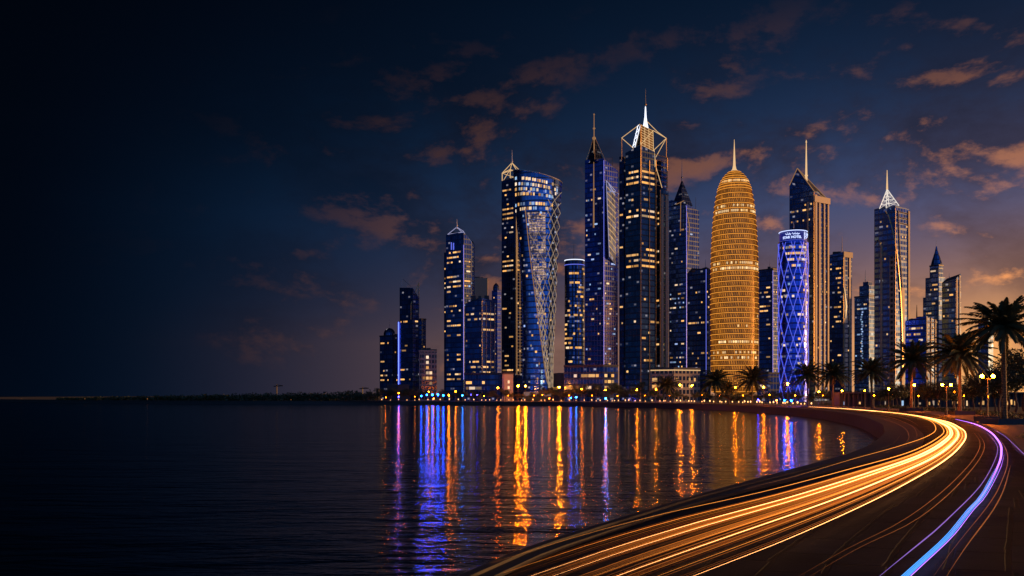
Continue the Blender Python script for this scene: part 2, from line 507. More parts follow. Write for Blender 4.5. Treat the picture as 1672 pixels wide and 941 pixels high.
# outer kerb line of the road
kerb_ctl = [Vector((-8, -42, 0)), Vector((2, -14, 0)), Vector((9.5, 2, 0)), Vector((16.5, 16, 0)), Vector((24, 29, 0)), Vector((29.5, 42, 0))] + [G(px, py) for px, py in ((1672, 745), (1640, 712), (1600, 693), (1560, 684), (1500, 675.5), (1440, 669.5))]
shf = [p for p in shore if p.y > 250]
kerb_ctl += [p for p in offset(shf, 17)[14::40]]
kerb = catmull(kerb_ctl, 3.0)
def road_mat(paved=True):
    m, t, out = material('worn_road')
    uv = t.add('ShaderNodeUVMap').outputs[0]; P = t.add('ShaderNodeTexCoord').outputs['Object']
    x, y, _ = t.sep(uv)
    wob = t.noise(P, .5, 3, out=1)
    d = t.vm('ADD', uv, t.vm('SCALE', t.vm('SUBTRACT', wob, (.5, .5, .5)), .10))
    br = t.add('ShaderNodeTexBrick'); t.put(br.inputs['Vector'], d)
    br.inputs['Scale'].default_value = 1.0; br.inputs['Brick Width'].default_value = 2.6; br.inputs['Row Height'].default_value = 1.3
    br.inputs['Mortar Size'].default_value = .085; br.inputs['Mortar Smooth'].default_value = .3
    br.inputs['Color1'].default_value = (.011, .012, .015, 1); br.inputs['Color2'].default_value = (.030, .030, .034, 1); br.inputs['Mortar'].default_value = (.004, .004, .004, 1)
    n1, n2 = t.noise(P, .35, 6, .6), t.noise(P, 14, 4, .6)
    c = t.mix(n1, br.outputs['Color'], t.vm('SCALE', br.outputs['Color'], .45))
    c = t.mix(t.m('MULTIPLY', t.sm(n2, .55, .75), .5), c, (.035, .035, .038))
    h = t.m('ADD', t.m('MULTIPLY', br.outputs['Fac'], -.7), t.m('ADD', t.m('MULTIPLY', n2, .35), t.m('MULTIPLY', n1, .5)))
    b = t.add('ShaderNodeBump'); b.inputs['Strength'].default_value = .8; b.inputs['Distance'].default_value = .06; t.put(b.inputs['Height'], h)
    principled(t, out, c, t.m('MULTIPLY_ADD', n1, .35, .55), normal=b.outputs[0], spec=.25); return m
def ribbon(name, A, B, z, mat, n=700, cross=6, kind='structure', label=None, cat=None):
    A, B = resample(A, n), resample(B, n)
    mb = MB(); s = 0.0
    for i in range(n - 1):
        ds = ((A[i + 1] + B[i + 1]) / 2 - (A[i] + B[i]) / 2).length
        for k in range(cross):
            f0, f1 = k / cross, (k + 1) / cross
            q = [A[i].lerp(B[i], f0), A[i].lerp(B[i], f1), A[i + 1].lerp(B[i + 1], f1), A[i + 1].lerp(B[i + 1], f0)]
            w0 = (B[i] - A[i]).length; 
            mb.face([p + Vector((0, 0, z)) for p in q], [(s, w0 * f0), (s, w0 * f1), (s + ds, w0 * f1), (s + ds, w0 * f0)])
        s += ds
    return tag(mb.build(name, mat), label, cat, kind=kind)
M['road'] = road_mat()
end_y = kerb[-1]
shr = [p for p in shore]; 
j = min(range(len(shore)), key=lambda i: (shore[i] - end_y).length); shr = shore[:j + 1]
i0 = min(range(len(shore)), key=lambda i: (shore[i] - kerb[0]).length + (0 if i < 40 else 1e6))
def match(A, B):
    """for each point of A the nearest point of B moving forward only: keeps road cross sections square"""
    out, j = [], 0
    for p in A:
        best = min(range(j, min(len(B), j + 60)), key=lambda k: (B[k] - p).length)
        j = best; out.append(B[j])
    return out
inner_edge = offset(shr, 3.6, True)
ribbon('road', inner_edge, kerb, 0.0, M['road'], label='wide worn waterfront road of dark slabs curving along the bay', cat='road')
mb = sweep(shr, [(1.5, .10), (3.3, .10), (3.6, .10), (3.6, -.05)], True)
tag(mb.build('footpath', M['quay']), 'narrow raised footpath between sea wall and road', 'footpath', kind='structure')
mb = sweep(kerb, [(0, -.05), (0, .14), (.3, .14), (.3, .1)])
tag(mb.build('kerb', M['quay']), 'pale kerb on the land side of the road', 'kerb', kind='structure')
def paving():
    m, t, out = material('promenade_paving'); P = t.add('ShaderNodeTexCoord').outputs['Object']
    br = t.add('ShaderNodeTexBrick'); t.put(br.inputs['Vector'], P); br.inputs['Scale'].default_value = 1.6
    br.inputs['Color1'].default_value = (.34, .27, .2, 1); br.inputs['Color2'].default_value = (.27, .215, .165, 1); br.inputs['Mortar'].default_value = (.1, .085, .07, 1)
    n = t.noise(P, .6, 5); c = t.mix(n, br.outputs[0], t.vm('SCALE', br.outputs[0], .6))
    principled(t, out, c, .6); return m
M['paving'] = paving()
ribbon('promenade', offset(kerb, .3), offset(kerb, 16), .12, M['paving'], cross=1, label='sand coloured paved promenade under the palms and lamps', cat='promenade')

# ================================================================== PLANTS
def leafmat(name, a, b, rough=.55, trans=.0):
    m, t, out = material(name); P = t.add('ShaderNodeTexCoord').outputs['Object']
    n = t.noise(P, .8, 3); n2 = t.add('ShaderNodeObjectInfo').outputs['Random']
    c = t.mix(n, a, b)
    principled(t, out, c, rough); return m
M['palm_leaf'] = leafmat('palm_leaf', (.035, .055, .022), (.085, .095, .04))
M['leaf'] = leafmat('tree_leaf', (.03, .05, .018), (.075, .09, .035))
def barkmat():
    m, t, out = material('palm_bark'); P = t.add('ShaderNodeTexCoord').outputs['Object']
    x, y, z = t.sep(P); a = t.m('ARCTAN2', y, x)
    k = t.m('SINE', t.m('ADD', t.m('MULTIPLY', z, 14.0), t.m('MULTIPLY', a, 5.0))); k2 = t.m('SINE', t.m('SUBTRACT', t.m('MULTIPLY', z, 14.0), t.m('MULTIPLY', a, 5.0)))
    h = t.m('MULTIPLY', k, k2)
    b = t.add('ShaderNodeBump'); b.inputs['Distance'].default_value = .08; b.inputs['Strength'].default_value = .9; t.put(b.inputs['Height'], h)
    principled(t, out, t.mix(t.sm(h, -.3, .5), (.10, .065, .035), (.30, .21, .12)), .8, normal=b.outputs[0]); return m
M['palm_bark'] = barkmat(); M['bark'] = simple('tree_bark', (.12, .085, .055), .85)

def make_palm(seed, loc, label, cat, group=None, H=13.0, FL=5.2, name='palm_tree'):
    r = random.Random(seed); t = empty(name, loc, label, cat, group)
    base = Vector(loc)
    lean = Vector((r.uniform(-.4, .4), r.uniform(-.4, .4), 0))
    mb = MB(); prof = []
    N = 40
    pts, rad = [], []
    for i in range(N + 1):
        f = i / N; pts.append(base + lean * f * f + Vector((0, 0, H * f)))
        rr = .36 - .11 * f + (.16 * (1 - f) ** 14) + (.03 if i % 2 else -.01)
        if f > .9: rr += (f - .9) * 2.2
        rad.append(rr)
    mb.tube(pts, rad, 12); mb.build('trunk', M['palm_bark'], t, True)
    top = pts[-1] + Vector((0, 0, .1))
    mb = MB(); nf = 66
    for k in range(nf):
        f = k / nf
        az = k * 2.39996 + r.uniform(-.2, .2); el = math.radians(80 - 118 * f ** .85 + r.uniform(-9, 9))
        L = FL * (1.0 - .25 * (1 - f) ** 3) * r.uniform(.88, 1.08)
        h = Vector((math.cos(az), math.sin(az), 0)); side = Vector((-h.y, h.x, 0))
        p = top + h * .25; e = el; rach = [p.copy()]; dirs = []
        S = 14; droop = math.radians(r.uniform(34, 58)) * (1.15 - .35 * f)
        for i in range(S):
            d = h * math.cos(e) + Vector((0, 0, math.sin(e))); dirs.append(d); p = p + d * (L / S); rach.append(p.copy()); e -= droop / S * (.4 + 1.2 * i / S)
        mb.tube(rach, [.055 * (1 - .85 * i / S) for i in range(S + 1)], 3, cap=False)
        for i in range(1, S + 1):
            d = dirs[i - 1]; upv = side.cross(d).normalized()
            for q in (0.0, .5):
                b = rach[i - 1].lerp(rach[i], q)
                s_ = (i - 1 + q) / S
                ll = .95 * (math.sin(PI * min(1, .16 + .84 * s_)) ** .6 * .85 + .12) * FL / 5.2
                for sg in (1, -1):
                    dl = (d * (.62 + .5 * s_) + side * sg * (.85 - .35 * s_) + upv * r.uniform(.02, .30) - Vector((0, 0, .18))).normalized()
                    wv = d.cross(dl).cross(dl).normalized() * .032 + d * .02
                    mid = b + dl * ll * .5 + Vector((0, 0, .02)); tip = b + dl * ll * r.uniform(.85, 1.05) - Vector((0, 0, .10 * ll))
                    w2 = (d - dl * d.dot(dl)).normalized() * (.075 + .012 * max(0, FL - 5))
                    mb.face([b - w2 * .6, b + w2 * .6, mid + w2, mid - w2]); mb.face([mid - w2, mid + w2, tip])
    mb.build('crown', M['palm_leaf'], t)
    remember(t); return t
def place_palm(proto, loc, rz, sc, label): return dup(proto, loc, rz, sc, label)

def leaf_cloud(mb, r, c, rad, n, size):
    for i in range(n):
        d = Vector((r.gauss(0, 1), r.gauss(0, 1), r.gauss(0, 1))).normalized()
        p = c + Vector((d.x * rad[0], d.y * rad[1], d.z * rad[2])) * (r.random() ** .45)
        a = Vector((r.gauss(0, 1), r.gauss(0, 1), r.gauss(0, .6))).normalized(); b = a.cross(Vector((r.gauss(0, 1), r.gauss(0, 1), r.gauss(0, 1)))).normalized()
        s = size * r.uniform(.6, 1.3)
        mb.face([p - a * s, p + b * s * .45, p + a * s, p - b * s * .45])
def make_tree(seed, loc, label, cat, group=None, H=8.0, R=3.4, n=2200, size=.22, name='broadleaf_tree'):
    r = random.Random(seed); t = empty(name, loc, label, cat, group); base = Vector(loc)
    mb = MB(); th = H * .38
    tp = [base + Vector((.15 * math.sin(i), .1 * math.cos(i * 2), th * i / 5)) for i in range(6)]
    mb.tube(tp, [.24 - .025 * i for i in range(6)], 7)
    blobs = []
    for k in range(9):
        az = k * 2.4 + r.uniform(-.4, .4); d = R * r.uniform(.25, .8); z = H * r.uniform(.45, .86)
        c = base + Vector((math.cos(az) * d, math.sin(az) * d, z)); blobs.append(c)
        mb.tube([tp[-1], tp[-1].lerp(c, .5) + Vector((0, 0, .3)), c], [.11, .07, .02], 5)
    mb.build('trunk', M['bark'], t)
    mb = MB()
    for c in blobs:
        q = R * r.uniform(.32, .52); leaf_cloud(mb, r, c, (q, q, q * .75), n // 9, size)
    mb.build('crown', M['leaf'], t); remember(t); return t
CLOUD_OFF = (8.2, 3.3, 0.0)
WP = ('warm',) * 5 + ('pale',)
WC = ('cool', 'pale', 'cool', 'warm')
# ================================================================== TOWERS (left to right)
def root_at(name, px, Y, label, cat='tower', group=None):
    return empty(name, (X_(px, Y), Y, BASE_Z), label, cat, group)

# --- small domed tower at the left end
Y = 720; t = root_at('domed_tower', 636, Y, 'short dark blue tower with a small dome, leftmost of the skyline')
A, C, B, D = block(t, 'facade', M['night'], 620, 641, 650, Y, 549, parapet=M['dark_metal'])
w = Windows(t, Y)
w.face(A, C, 556, 628, bands=[(560, 566, .35), (590, 596, .3), (612, 626, .25)], sparse=.04, seed=1)
w.face(C, B, 556, 628, sparse=.08, seed=2); w.flush()
mb = MB(); c = W(636, 549, Y + 9); rr = 5.0
mb.lathe([(rr, c.z - .2), (rr, c.z + 1.6)] + [(rr * math.cos(a), c.z + 1.6 + rr * 1.05 * math.sin(a)) for a in (0.05, .4, .8, 1.15, 1.45)], (c.x, c.y), 20)
mb.build('dome', M['night'], t, True)
mast(t, 636, 540, 521, Y + 9, .25, .1); clutter(t, 642, 649, 549, Y, 2, 2.5)

# --- dark tower with raked crown and blue edge light
Y = 690; t = root_at('raked_crown_tower', 668, Y, 'dark tower with raked crown, twin masts and a blue light line down one edge')
A, C, B, D = block(t, 'facade', M['night'], 652.5, 674, 684, Y, 470, tops=(470, 470, 487, 480))
w = Windows(t, Y)
w.face(A, C, 478, 628, bands=[(520, 527, .55), (543, 548, .3), (572, 578, .4), (600, 606, .45), (614, 620, .3)], sparse=.03, seed=3)
w.face(C, B, 490, 628, bands=[(518, 526, .6)], sparse=.05, kind=WP, seed=4)
mb = MB()
P0, P1, P2 = W(671, 492, Y + 1), W(684, 520, Y + 8), W(684, 462, Y + 8)
for a, b in ((W(671, 497, Y - .3), W(684, 462, Y + 7.5)), (W(684, 462, Y + 7.5), W(684, 522, Y + 7.5)), (W(677, 480, Y + 3), W(677, 520, Y + 3)),
             (W(671, 497, Y - .3), W(671, 522, Y - .3))): mb.tube([a, b], .32, 5)
for k in range(6): mb.tube([W(671, 498 + k * 4.5, Y - .3), W(684, 474 + k * 8, Y + 7.5)], .14, 4)
mb.build('crown_frame', M['gold_metal'], t)
mast(t, 656, 470, 455, Y + 9, .2, .1); mast(t, 664, 470, 460, Y + 9, .2, .1); rod(t, 'stay', M['dark_metal'], [W(658, 456, Y + 9), W(671, 468, Y + 9)], .12, 4)
rod(t, 'led_strip', M['led_blue'], [W(650.8, 632, Y + 8), W(650.8, 526, Y + 8)], .42)
A2, C2, B2, D2 = block(t, 'wing', M['deep'], 678, 688, 695.5, Y + 18, 522, parapet=M['dark_metal'])
w.face(C2, B2, 530, 628, bands=[(570, 580, .2)], sparse=.04, seed=5); w.flush()

# --- small floodlit office block
Y = 640; t = root_at('office_block', 698, Y, 'small pale office block with rows of lit windows, lowest lit building left of the skyline', 'building')
A, C, B, D = block(t, 'facade', M['stonegrid'], 684.5, 688, 713, Y, 574, k=.35, parapet=M['stone'])
w = Windows(t, Y)
w.face(C, B, 577, 630, sparse=.68, cw=2.6, kind=('pale', 'warm'), run=1, hh=.55, seed=6)
w.face(A, C, 577, 630, sparse=.5, cw=2.4, run=1, seed=7); w.flush()
clutter(t, 690, 711, 574, Y, 4, 3.2)

# --- pitched roof tower with white outline
Y = 680; t = root_at('pitched_roof_tower', 747, Y, 'dark blue tower with a pitched roof outlined in white light and yellow window bands')
A, C, B, D = block(t, 'facade', M['deep'], 728, 757, 770, Y, 390, tops=(384, 378, 396, 378))
w = Windows(t, Y)
bands = [(412, 436, .62), (452, 474, .72), (492, 512, .6), (526, 532, .5), (546, 552, .45), (572, 590, .55), (608, 622, .5)]
w.face(A, C, 408, 628, bands=bands, sparse=.02, cw=2.1, run=2, seed=8)
w.face(C, B, 420, 628, bands=bands[:3], sparse=.05, cw=2.1, kind=('cool', 'pale', 'warm'), seed=9)
mb = MB()
for a, b in ((W(731, 383, Y + 12), W(746, 371, Y + 6)), (W(746, 371, Y + 6), W(770, 396, Y + 9)), (W(746, 371, Y + 6), W(757, 378, Y - .5)), (W(731, 383, Y + 12), W(757, 379, Y - .5)), (W(757, 379, Y - .5), W(769, 395, Y + 9))):
    mb.tube([a, b], .28, 5)
mb.build('roof_outline', M['led_line2'], t)
mast(t, 746, 374, 358, Y + 6, .5, .12, M['white_metal'], balls=((368, .8),))
A3, C3, B3, D3 = block(t, 'left_step', M['night'], 725, 731, 734, Y + 14, 412)
A4, C4, B4, D4 = block(t, 'right_wing', M['blue'], 765, 768, 775, Y + 14, 396, tops=(394, 394, 400, 394))
w.face(C4, B4, 410, 620, sparse=.08, kind=WC, run=1, seed=10)
mb = MB()
for k in range(4): mb.tube([W(737 + k * 3.4, 396 + k % 2, Y + 6), W(737 + k * 3.4, 408, Y + 6)], .4, 5)
mb.build('crown_light', M['led_line'], t)
w.face(A3, C3, 420, 628, bands=bands[1:3], sparse=.08, run=1, seed=11); w.flush()

# --- low tower with lit right flank
Y = 625; t = root_at('corner_office_tower', 783, Y, 'mid height glass tower with a lit grid flank, right beside the pitched roof tower')
A, C, B, D = block(t, 'facade', M['deep'], 759, 787, 808, Y, 488, tops=(496, 487, 491, 487), parapet=None)
w = Windows(t, Y)
w.face(A, C, 500, 612, bands=[(509, 522, .5), (560, 566, .25), (583, 600, .4)], sparse=.04, run=2, seed=12)
w.face(C, B, 493, 612, bands=[(505, 522, .9), (585, 612, .75), (532, 546, .4)], sparse=.14, cw=2.6, kind=WP, run=2, seed=13)
w.flush()
mb = MB()
for k in range(4):
    p = Vector((C[0], C[1], 0)).lerp(Vector((B[0], B[1], 0)), k / 3)
    mb.box((p.x, p.y - .25, (Z_(493, Y) + BASE_Z) / 2), (.5, .5, Z_(493, Y) - BASE_Z), .7)
mb.build('pilaster', M['stone'], t); clutter(t, 768, 800, 489, Y, 3, 4)

Y = 790; t = root_at('slab_tower', 785, Y, 'plain dark slab top showing between the pitched roof tower and the slim blue tower')
A, C, B, D = block(t, 'facade', M['night'], 775, 789, 794, Y, 454, tops=(452, 456, 458, 452), parapet=None)
w = Windows(t, Y); w.face(A, C, 470, 560, sparse=.06, seed=14); w.flush(); clutter(t, 778, 790, 454, Y, 2, 4)
mb = MB(); mb.box(W(784, 478, Y - 3), (14, 8, 26)); mb.build('set_back', M['stone'], t)

Y = 830; t = root_at('slim_tower', 810, Y, 'slim saturated blue tower with a tiny cupola, directly left of the dark lattice crowned tower')
A, C, B, D = block(t, 'facade', M['royal'], 803, 812, 818, Y, 474)
w = Windows(t, Y); w.face(A, C, 482, 620, sparse=.08, kind=WC, run=1, seed=15); w.flush()
c = W(810, 474, Y + 5); mb = MB(); mb.lathe([(3, c.z - .2), (3, c.z + 3), (2.2, c.z + 5), (.3, c.z + 7)], (c.x, c.y), 12); mb.build('cupola', M['night'], t, True)
mast(t, 810, 464, 458, Y + 5, .3, .12)

# --- dark tower with lattice crown left of the twisted one
Y = 700; t = root_at('lattice_crown_tower', 836, Y, 'dark slender tower with an open gold lattice crown, pressed against the twisted glass tower')
A, C, B, D = block(t, 'facade', M['night'], 819, 843, 855, Y, 292, tops=(296, 290, 300, 290))
w = Windows(t, Y)
bands = [(300, 318, .5), (338, 364, .85), (422, 446, .85), (520, 524, .6), (566, 570, .5), (590, 620, .5)]
w.face(A, C, 300, 612, bands=bands, sparse=.05, cw=2.3, run=2, seed=16)
w.face(C, B, 310, 612, bands=bands[:3] + [(560, 612, .6)], sparse=.10, cw=2.3, run=1, seed=17)
mb = MB()
ap = W(836, 266, Y + 8)
ring = [W(820, 283, Y + 12), W(843, 277, Y), W(854, 284, Y + 9), W(833, 277, Y + 20)]
base = [W(820, 298, Y + 12), W(843, 291, Y), W(854, 300, Y + 9), W(833, 291, Y + 20)]
for i in range(4):
    mb.tube([ring[i], ap], .3, 5); mb.tube([ring[i], ring[(i + 1) % 4]], .3, 5); mb.tube([ring[i], base[i]], .34, 5); mb.tube([ring[i], base[(i + 1) % 4]], .22, 5)
mb.build('crown_frame', M['led_gold'], t); mast(t, 836, 268, 245, Y + 8, .4, .1, M['white_metal'], balls=((264, .9),))
mb = MB()
for k in range(3):
    p = Vector((C[0], C[1], 0)).lerp(Vector((B[0], B[1], 0)), .12 + k * .38)
    mb.tube([(p.x, p.y - .4, Z_(612, Y)), (p.x, p.y - .4, Z_(362, Y))], .22, 4)
for k in range(48):
    z = Z_(612, Y) + k * 2.6
    a = Vector((C[0], C[1] - .4, z)).lerp(Vector((B[0], B[1] - .4, z)), .12); b = Vector((C[0], C[1] - .4, z)).lerp(Vector((B[0], B[1] - .4, z)), .88); mb.tube([a, b], .12, 4)
mb.build('lattice_strip', M['led_gold_dim'], t)

w.flush()
# --- twisted tower
Y = 640; t = root_at('twisted_tower', 877, Y, 'flared twisting blue glass tower, wider at the top, with a gold diagrid side')
prof = [(640, 851, 903), (600, 852.5, 903.5), (560, 852.5, 905), (500, 851.5, 908), (450, 849.5, 910), (400, 846.5, 912.5), (350, 842.5, 915), (310, 839.5, 917), (283, 838, 918)]
def tw(py):
    for (a, l0, r0), (b, l1, r1) in zip(prof, prof[1:]):
        if b <= py <= a:
            f = (a - py) / (a - b); return l0 + (l1 - l0) * f, r0 + (r1 - r0) * f
    return prof[-1][1:] if py < 283 else prof[0][1:]
def tilt(py, ph):
    k = max(0, (350 - py) / 67.0); return py + k * (5.5 + 10 * math.cos(ph) - 1.5 * math.sin(ph) if ph is not None else 0)
def tpt(py, ph, push=0.0):
    l, r = tw(py); xc, rx = (X_(l, Y) + X_(r, Y)) / 2, (X_(r, Y) - X_(l, Y)) / 2 + push
    return Vector((xc + rx * math.cos(ph), Y + 2 + rx * .82 * math.sin(ph), Z_(tilt(py, ph), Y)))
def phi(py, px):
    l, r = tw(py); return -math.acos(max(-1, min(1, (px - (l + r) / 2) / ((r - l) / 2))))
mb = MB(); NS, NR = 64, 36
pys = [640 - 357 * i / NR for i in range(NR + 1)]
for i in range(NR):
    for j in range(NS):
        p0, p1 = 2 * PI * j / NS, 2 * PI * (j + 1) / NS
        q = [tpt(pys[i], p0), tpt(pys[i], p1), tpt(pys[i + 1], p1), tpt(pys[i + 1], p0)]
        U0, U1 = 16 * p0, 16 * p1
        mb.face(q, [(U0, q[0].z), (U1, q[1].z), (U1, q[2].z), (U0, q[3].z)])
mb.face([tpt(283, 2 * PI * j / NS) - Vector((0, 0, 1.5)) for j in range(NS)])
o = mb.build('facade', M['pale2'] if 'pale2' in M else M['blue'], t); o.data.polygons.foreach_set('use_smooth', [True] * len(o.data.polygons))
rod(t, 'roof_rim', M['white_metal'], [tpt(283, 2 * PI * j / 64, .15) for j in range(65)], .35, 5)
seam = [(300, 857), (345, 857.5), (400, 863), (450, 869), (500, 875.5), (560, 883), (610, 890), (632, 894)]
def seam_x(py):
    for (a, x0), (b, x1) in zip(seam, seam[1:]):
        if a <= py <= b: return x0 + (x1 - x0) * (py - a) / (b - a)
    return seam[0][1] if py < 300 else seam[-1][1]
rod(t, 'seam_rib', M['led_gold_dim'], [tpt(p, phi(p, seam_x(p)), .3) for p in range(345, 633, 8)], .32, 5)
def on(py, f, push=.35):
    """point on the right hand skin between the seam (0) and the right edge (1)"""
    l, r = tw(py); x = seam_x(py) + (r - .2 - seam_x(py)) * f
    return tpt(py, phi(py, x), push)
def strands(f0, f1, y0, y1, n, up, r):
    for k in range(n):
        for sgn in (1, -1):
            pts = []
            for q in range(13):
                py = y0 + (y1 - y0) * (k / n) + up * q / 12
                f = f0 + (f1 - f0) * ((q / 12) if sgn > 0 else 1 - q / 12)
                if py > 634: break
                pts.append(on(py, f))
            if len(pts) > 2: mb.tube(pts, r, 4)
mb = MB(); strands(.62, .985, 305, 640, 15, 44, .20); strands(.03, .42, 455, 640, 11, 30, .24); strands(.03, .62, 352, 640, 9, 62, .10)
mb.build('diagrid', M['diagrid'], t)
w = Windows(t, Y); r = random.Random(5)
def twin(py, px, wd, kind, h=2.1):
    ph = phi(py, px); p = tpt(py, ph, .12); q = tpt(py, ph + .05, .12); w.add(p, math.atan2(q.y - p.y, q.x - p.x), wd, h, kind)
for py, d in ((296, .8), (305, .8), (313, .6), (321, .75), (337, .85), (345, .8)):
    px = 842.5
    while px < 910:
        n = r.choice((2.6, 3.6, 5))
        if r.random() < d * (1 if px < 893 else .5): twin(py, px, n * .40, r.choice(('pale', 'pale', 'cool', 'warm')))
        px += n + .7
for i in range(34):
    py = r.uniform(352, 625); l, rr_ = tw(py); px = r.uniform(l + 3, rr_ - 3); twin(py, px, r.uniform(.7, 1.6), r.choice(WC + ('warm',)), 1.5)
w.flush()
# glowing panels painting the lattice's warm reflection between seam and diagrid
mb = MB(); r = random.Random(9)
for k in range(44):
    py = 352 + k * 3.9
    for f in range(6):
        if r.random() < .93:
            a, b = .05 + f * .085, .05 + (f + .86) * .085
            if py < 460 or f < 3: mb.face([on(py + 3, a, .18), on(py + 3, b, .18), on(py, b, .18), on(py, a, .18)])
o = mb.build('painted_reflection', M['reflection_glow'], t); o['kind'] = 'stuff'

# --- round shouldered tower with white rim
Y = 730; t = root_at('white_rim_tower', 938, Y, 'round blue tower with a white light rim on top, right of the twisted tower')
c = W(938, 422, Y + 14); rx = 16.2 * Y / F
mb = MB(); mb.lathe([(rx, BASE_Z), (rx, Z_(430, Y))], (c.x, c.y), 40, .8); mb.build('facade', M['deep'], t)
mb = MB(); mb.lathe([(rx * .97, Z_(430, Y) - .1), (rx * .97, Z_(422, Y))], (c.x, c.y), 40, .8); mb.build('crown_drum', M['night'], t, False)
for yy, nm in ((421.5, 'rim_light'), (429.5, 'rim_light')):
    rod(t, nm, M['led_white'] if yy < 425 else M['led_line'], [(c.x + rx * math.cos(a * PI / 16), c.y + rx * .8 * math.sin(a * PI / 16), Z_(yy, Y)) for a in range(33)], .35, 5)
w = Windows(t, Y); r = random.Random(3)
for k in range(58):
    a = -PI * r.uniform(.08, .92); z = BASE_Z + 4 * int(r.uniform(5, 29)) + 1.5
    w.add((c.x + rx * math.cos(a), c.y + rx * .8 * math.sin(a), z), a + PI / 2, r.choice((1.5, 2.4, 3.4)), 1.7, r.choice(WP))
w.flush(); mast(t, 937, 424, 398, Y + 14, .3, .1, M['dark_metal'])

# --- blue tower with mast on its face
Y = 665; t = root_at('mast_face_tower', 981, Y, 'deep blue tower with a gold mast on its front, left of the tallest tower')
A, C, B, D = block(t, 'facade', M['royal'], 955, 986, 1008.5, Y, 262, tops=(262, 259, 279, 262))
w = Windows(t, Y); kp = ('cool', 'pale', 'cool')
w.face(A, C, 300, 600, bands=[(318, 326, .3), (372, 384, .2), (412, 420, .25), (470, 480, .25)], sparse=.05, kind=('cool', 'pale', 'warm'), run=2, seed=21)
w.face(C, B, 400, 600, bands=[(430, 440, .3)], sparse=.07, kind=('warm', 'pale', 'cool'), run=2, seed=22); w.flush()
mb = MB(); NB = 24
for k in range(NB):                                                 # framed grid low on both faces
    z = BASE_Z + 4.2 + k * 3.9
    if z > Z_(478, Y): break
    mb.tube([(A[0], A[1] - .25, z), (C[0], C[1] - .25, z)], .2, 4); mb.tube([(C[0], C[1] - .25, z), (B[0], B[1] - .25, z)], .2, 4)
for k in range(7):
    p = Vector((A[0], A[1], 0)).lerp(Vector((C[0], C[1], 0)), k / 6); mb.tube([(p.x, p.y - .2, 0), (p.x, p.y - .2, Z_(478 + (k * 29) % 37, Y))], .2, 4)
    p = Vector((C[0], C[1], 0)).lerp(Vector((B[0], B[1], 0)), k / 6); mb.tube([(p.x, p.y - .2, 0), (p.x, p.y - .2, Z_(486 + (k * 17) % 31, Y))], .2, 4)
mb.build('facade_grid', M['violet_lit_frame'], t)
mast(t, 970, 372, 186, Y + 6.5, .85, .25, M['led_gold_dim'], balls=((226, 1.5), (210, 1.0), (187, .6)))
ap = W(970, 222, Y + 12); zt = Z_(262, Y)
base = [W(957, 262, Y + 12), W(971, 262, Y + 2), W(988, 262, Y + 10), W(974, 262, Y + 22)]
pyramid(t, 'spire_cone', M['night'], [(p.x, p.y) for p in base], zt - .5, ap)
mb = MB()
for p in base: mb.tube([p, ap], .28, 5)
mb.build('spire_stay', M['gold_metal'], t)
mb = MB()                                                          # leaning glass blade on the right face
q = [W(988, 296, Y - 1), W(1008, 318, Y + 12), W(1008, 440, Y + 12), W(993, 420, Y + 1)]
n = Vector((.5, -.8, 0)); q2 = [p + n * 1.6 for p in q]
mb.face([q2[3], q2[2], q2[1], q2[0]], [(0, 0), (12, 0), (12, 50), (0, 50)])
for i in range(4): mb.face([q[i], q[(i + 1) % 4], q2[(i + 1) % 4], q2[i]])
mb.build('glass_blade', M['pale'], t)
mb = MB(); mb.tube([q2[0], q2[1]], .3, 5); mb.tube([q2[0], q2[3]], .2, 5)
mb.tube([W(994, 300, Y - 2), W(1006, 322, Y + 9)], .4, 5); mb.tube([W(996, 312, Y - 2), W(1006, 314, Y + 9)], .4, 5); mb.build('blade_edge', M['led_line2'], t)
mast(t, 1000, 275, 256, Y + 14, .2, .1, M['dark_metal'])

# --- the tallest tower
Y = 600; t = root_at('tallest_tower', 1051, Y, 'tallest dark tower with glowing diamond trusses and a spire on its crown')
A, C, B, D = block(t, 'facade', M['teal'], 1021, 1046, 1071, Y, 238, tops=(250, 237, 250, 240))
w = Windows(t, Y)
bands = [(281, 304, .9), (341, 361, .85), (409, 420, .85), (425, 436, .85), (456, 460, .35), (522, 528, .45), (562, 568, .9)]
w.face(A, C, 262, 615, bands=bands, sparse=.03, cw=2.1, run=2, hh=.36, seed=31)
w.face(C, B, 262, 615, bands=bands, sparse=.035, cw=2.1, run=3, hh=.36, seed=32)
A2, C2, B2, D2 = block(t, 'left_wing', M['night'], 1011, 1019, 1030, Y + 16, 258, tops=(256, 256, 256, 256))
A3, C3, B3, D3 = block(t, 'right_wing', M['teal'], 1060, 1078, 1091.5, Y + 10, 310)
w.face(A2, C2, 262, 612, bands=[(300, 345, .15), (440, 470, .2)], sparse=.06, run=2, seed=33)
w.face(A3, C3, 320, 612, bands=bands[1:], sparse=.05, run=2, seed=34)
w.face(C3, B3, 480, 612, bands=[], sparse=.06, run=1, seed=35); w.flush()
rod(t, 'corner_fin', M['gold_metal'], [(C[0], C[1] - .35, BASE_Z), (C[0], C[1] - .35, Z_(204, Y))], .34, 4)
mb = MB()
for px, d in ((1071, 8.6), (1078, 9.7), (1060.5, 4.8)): mb.tube([W(px, 640, Y + d - .6), W(px, 262 if px < 1075 else 310, Y + d - .6)], .3, 4)
mb.build('vertical_fin', M['gold_metal'], t)
mb = MB()                                                          # stone flank of the right wing
n = Vector((.62, -.78, 0)) * .5
a, b = Vector((C3[0], C3[1], 0)), Vector((B3[0], B3[1], 0))
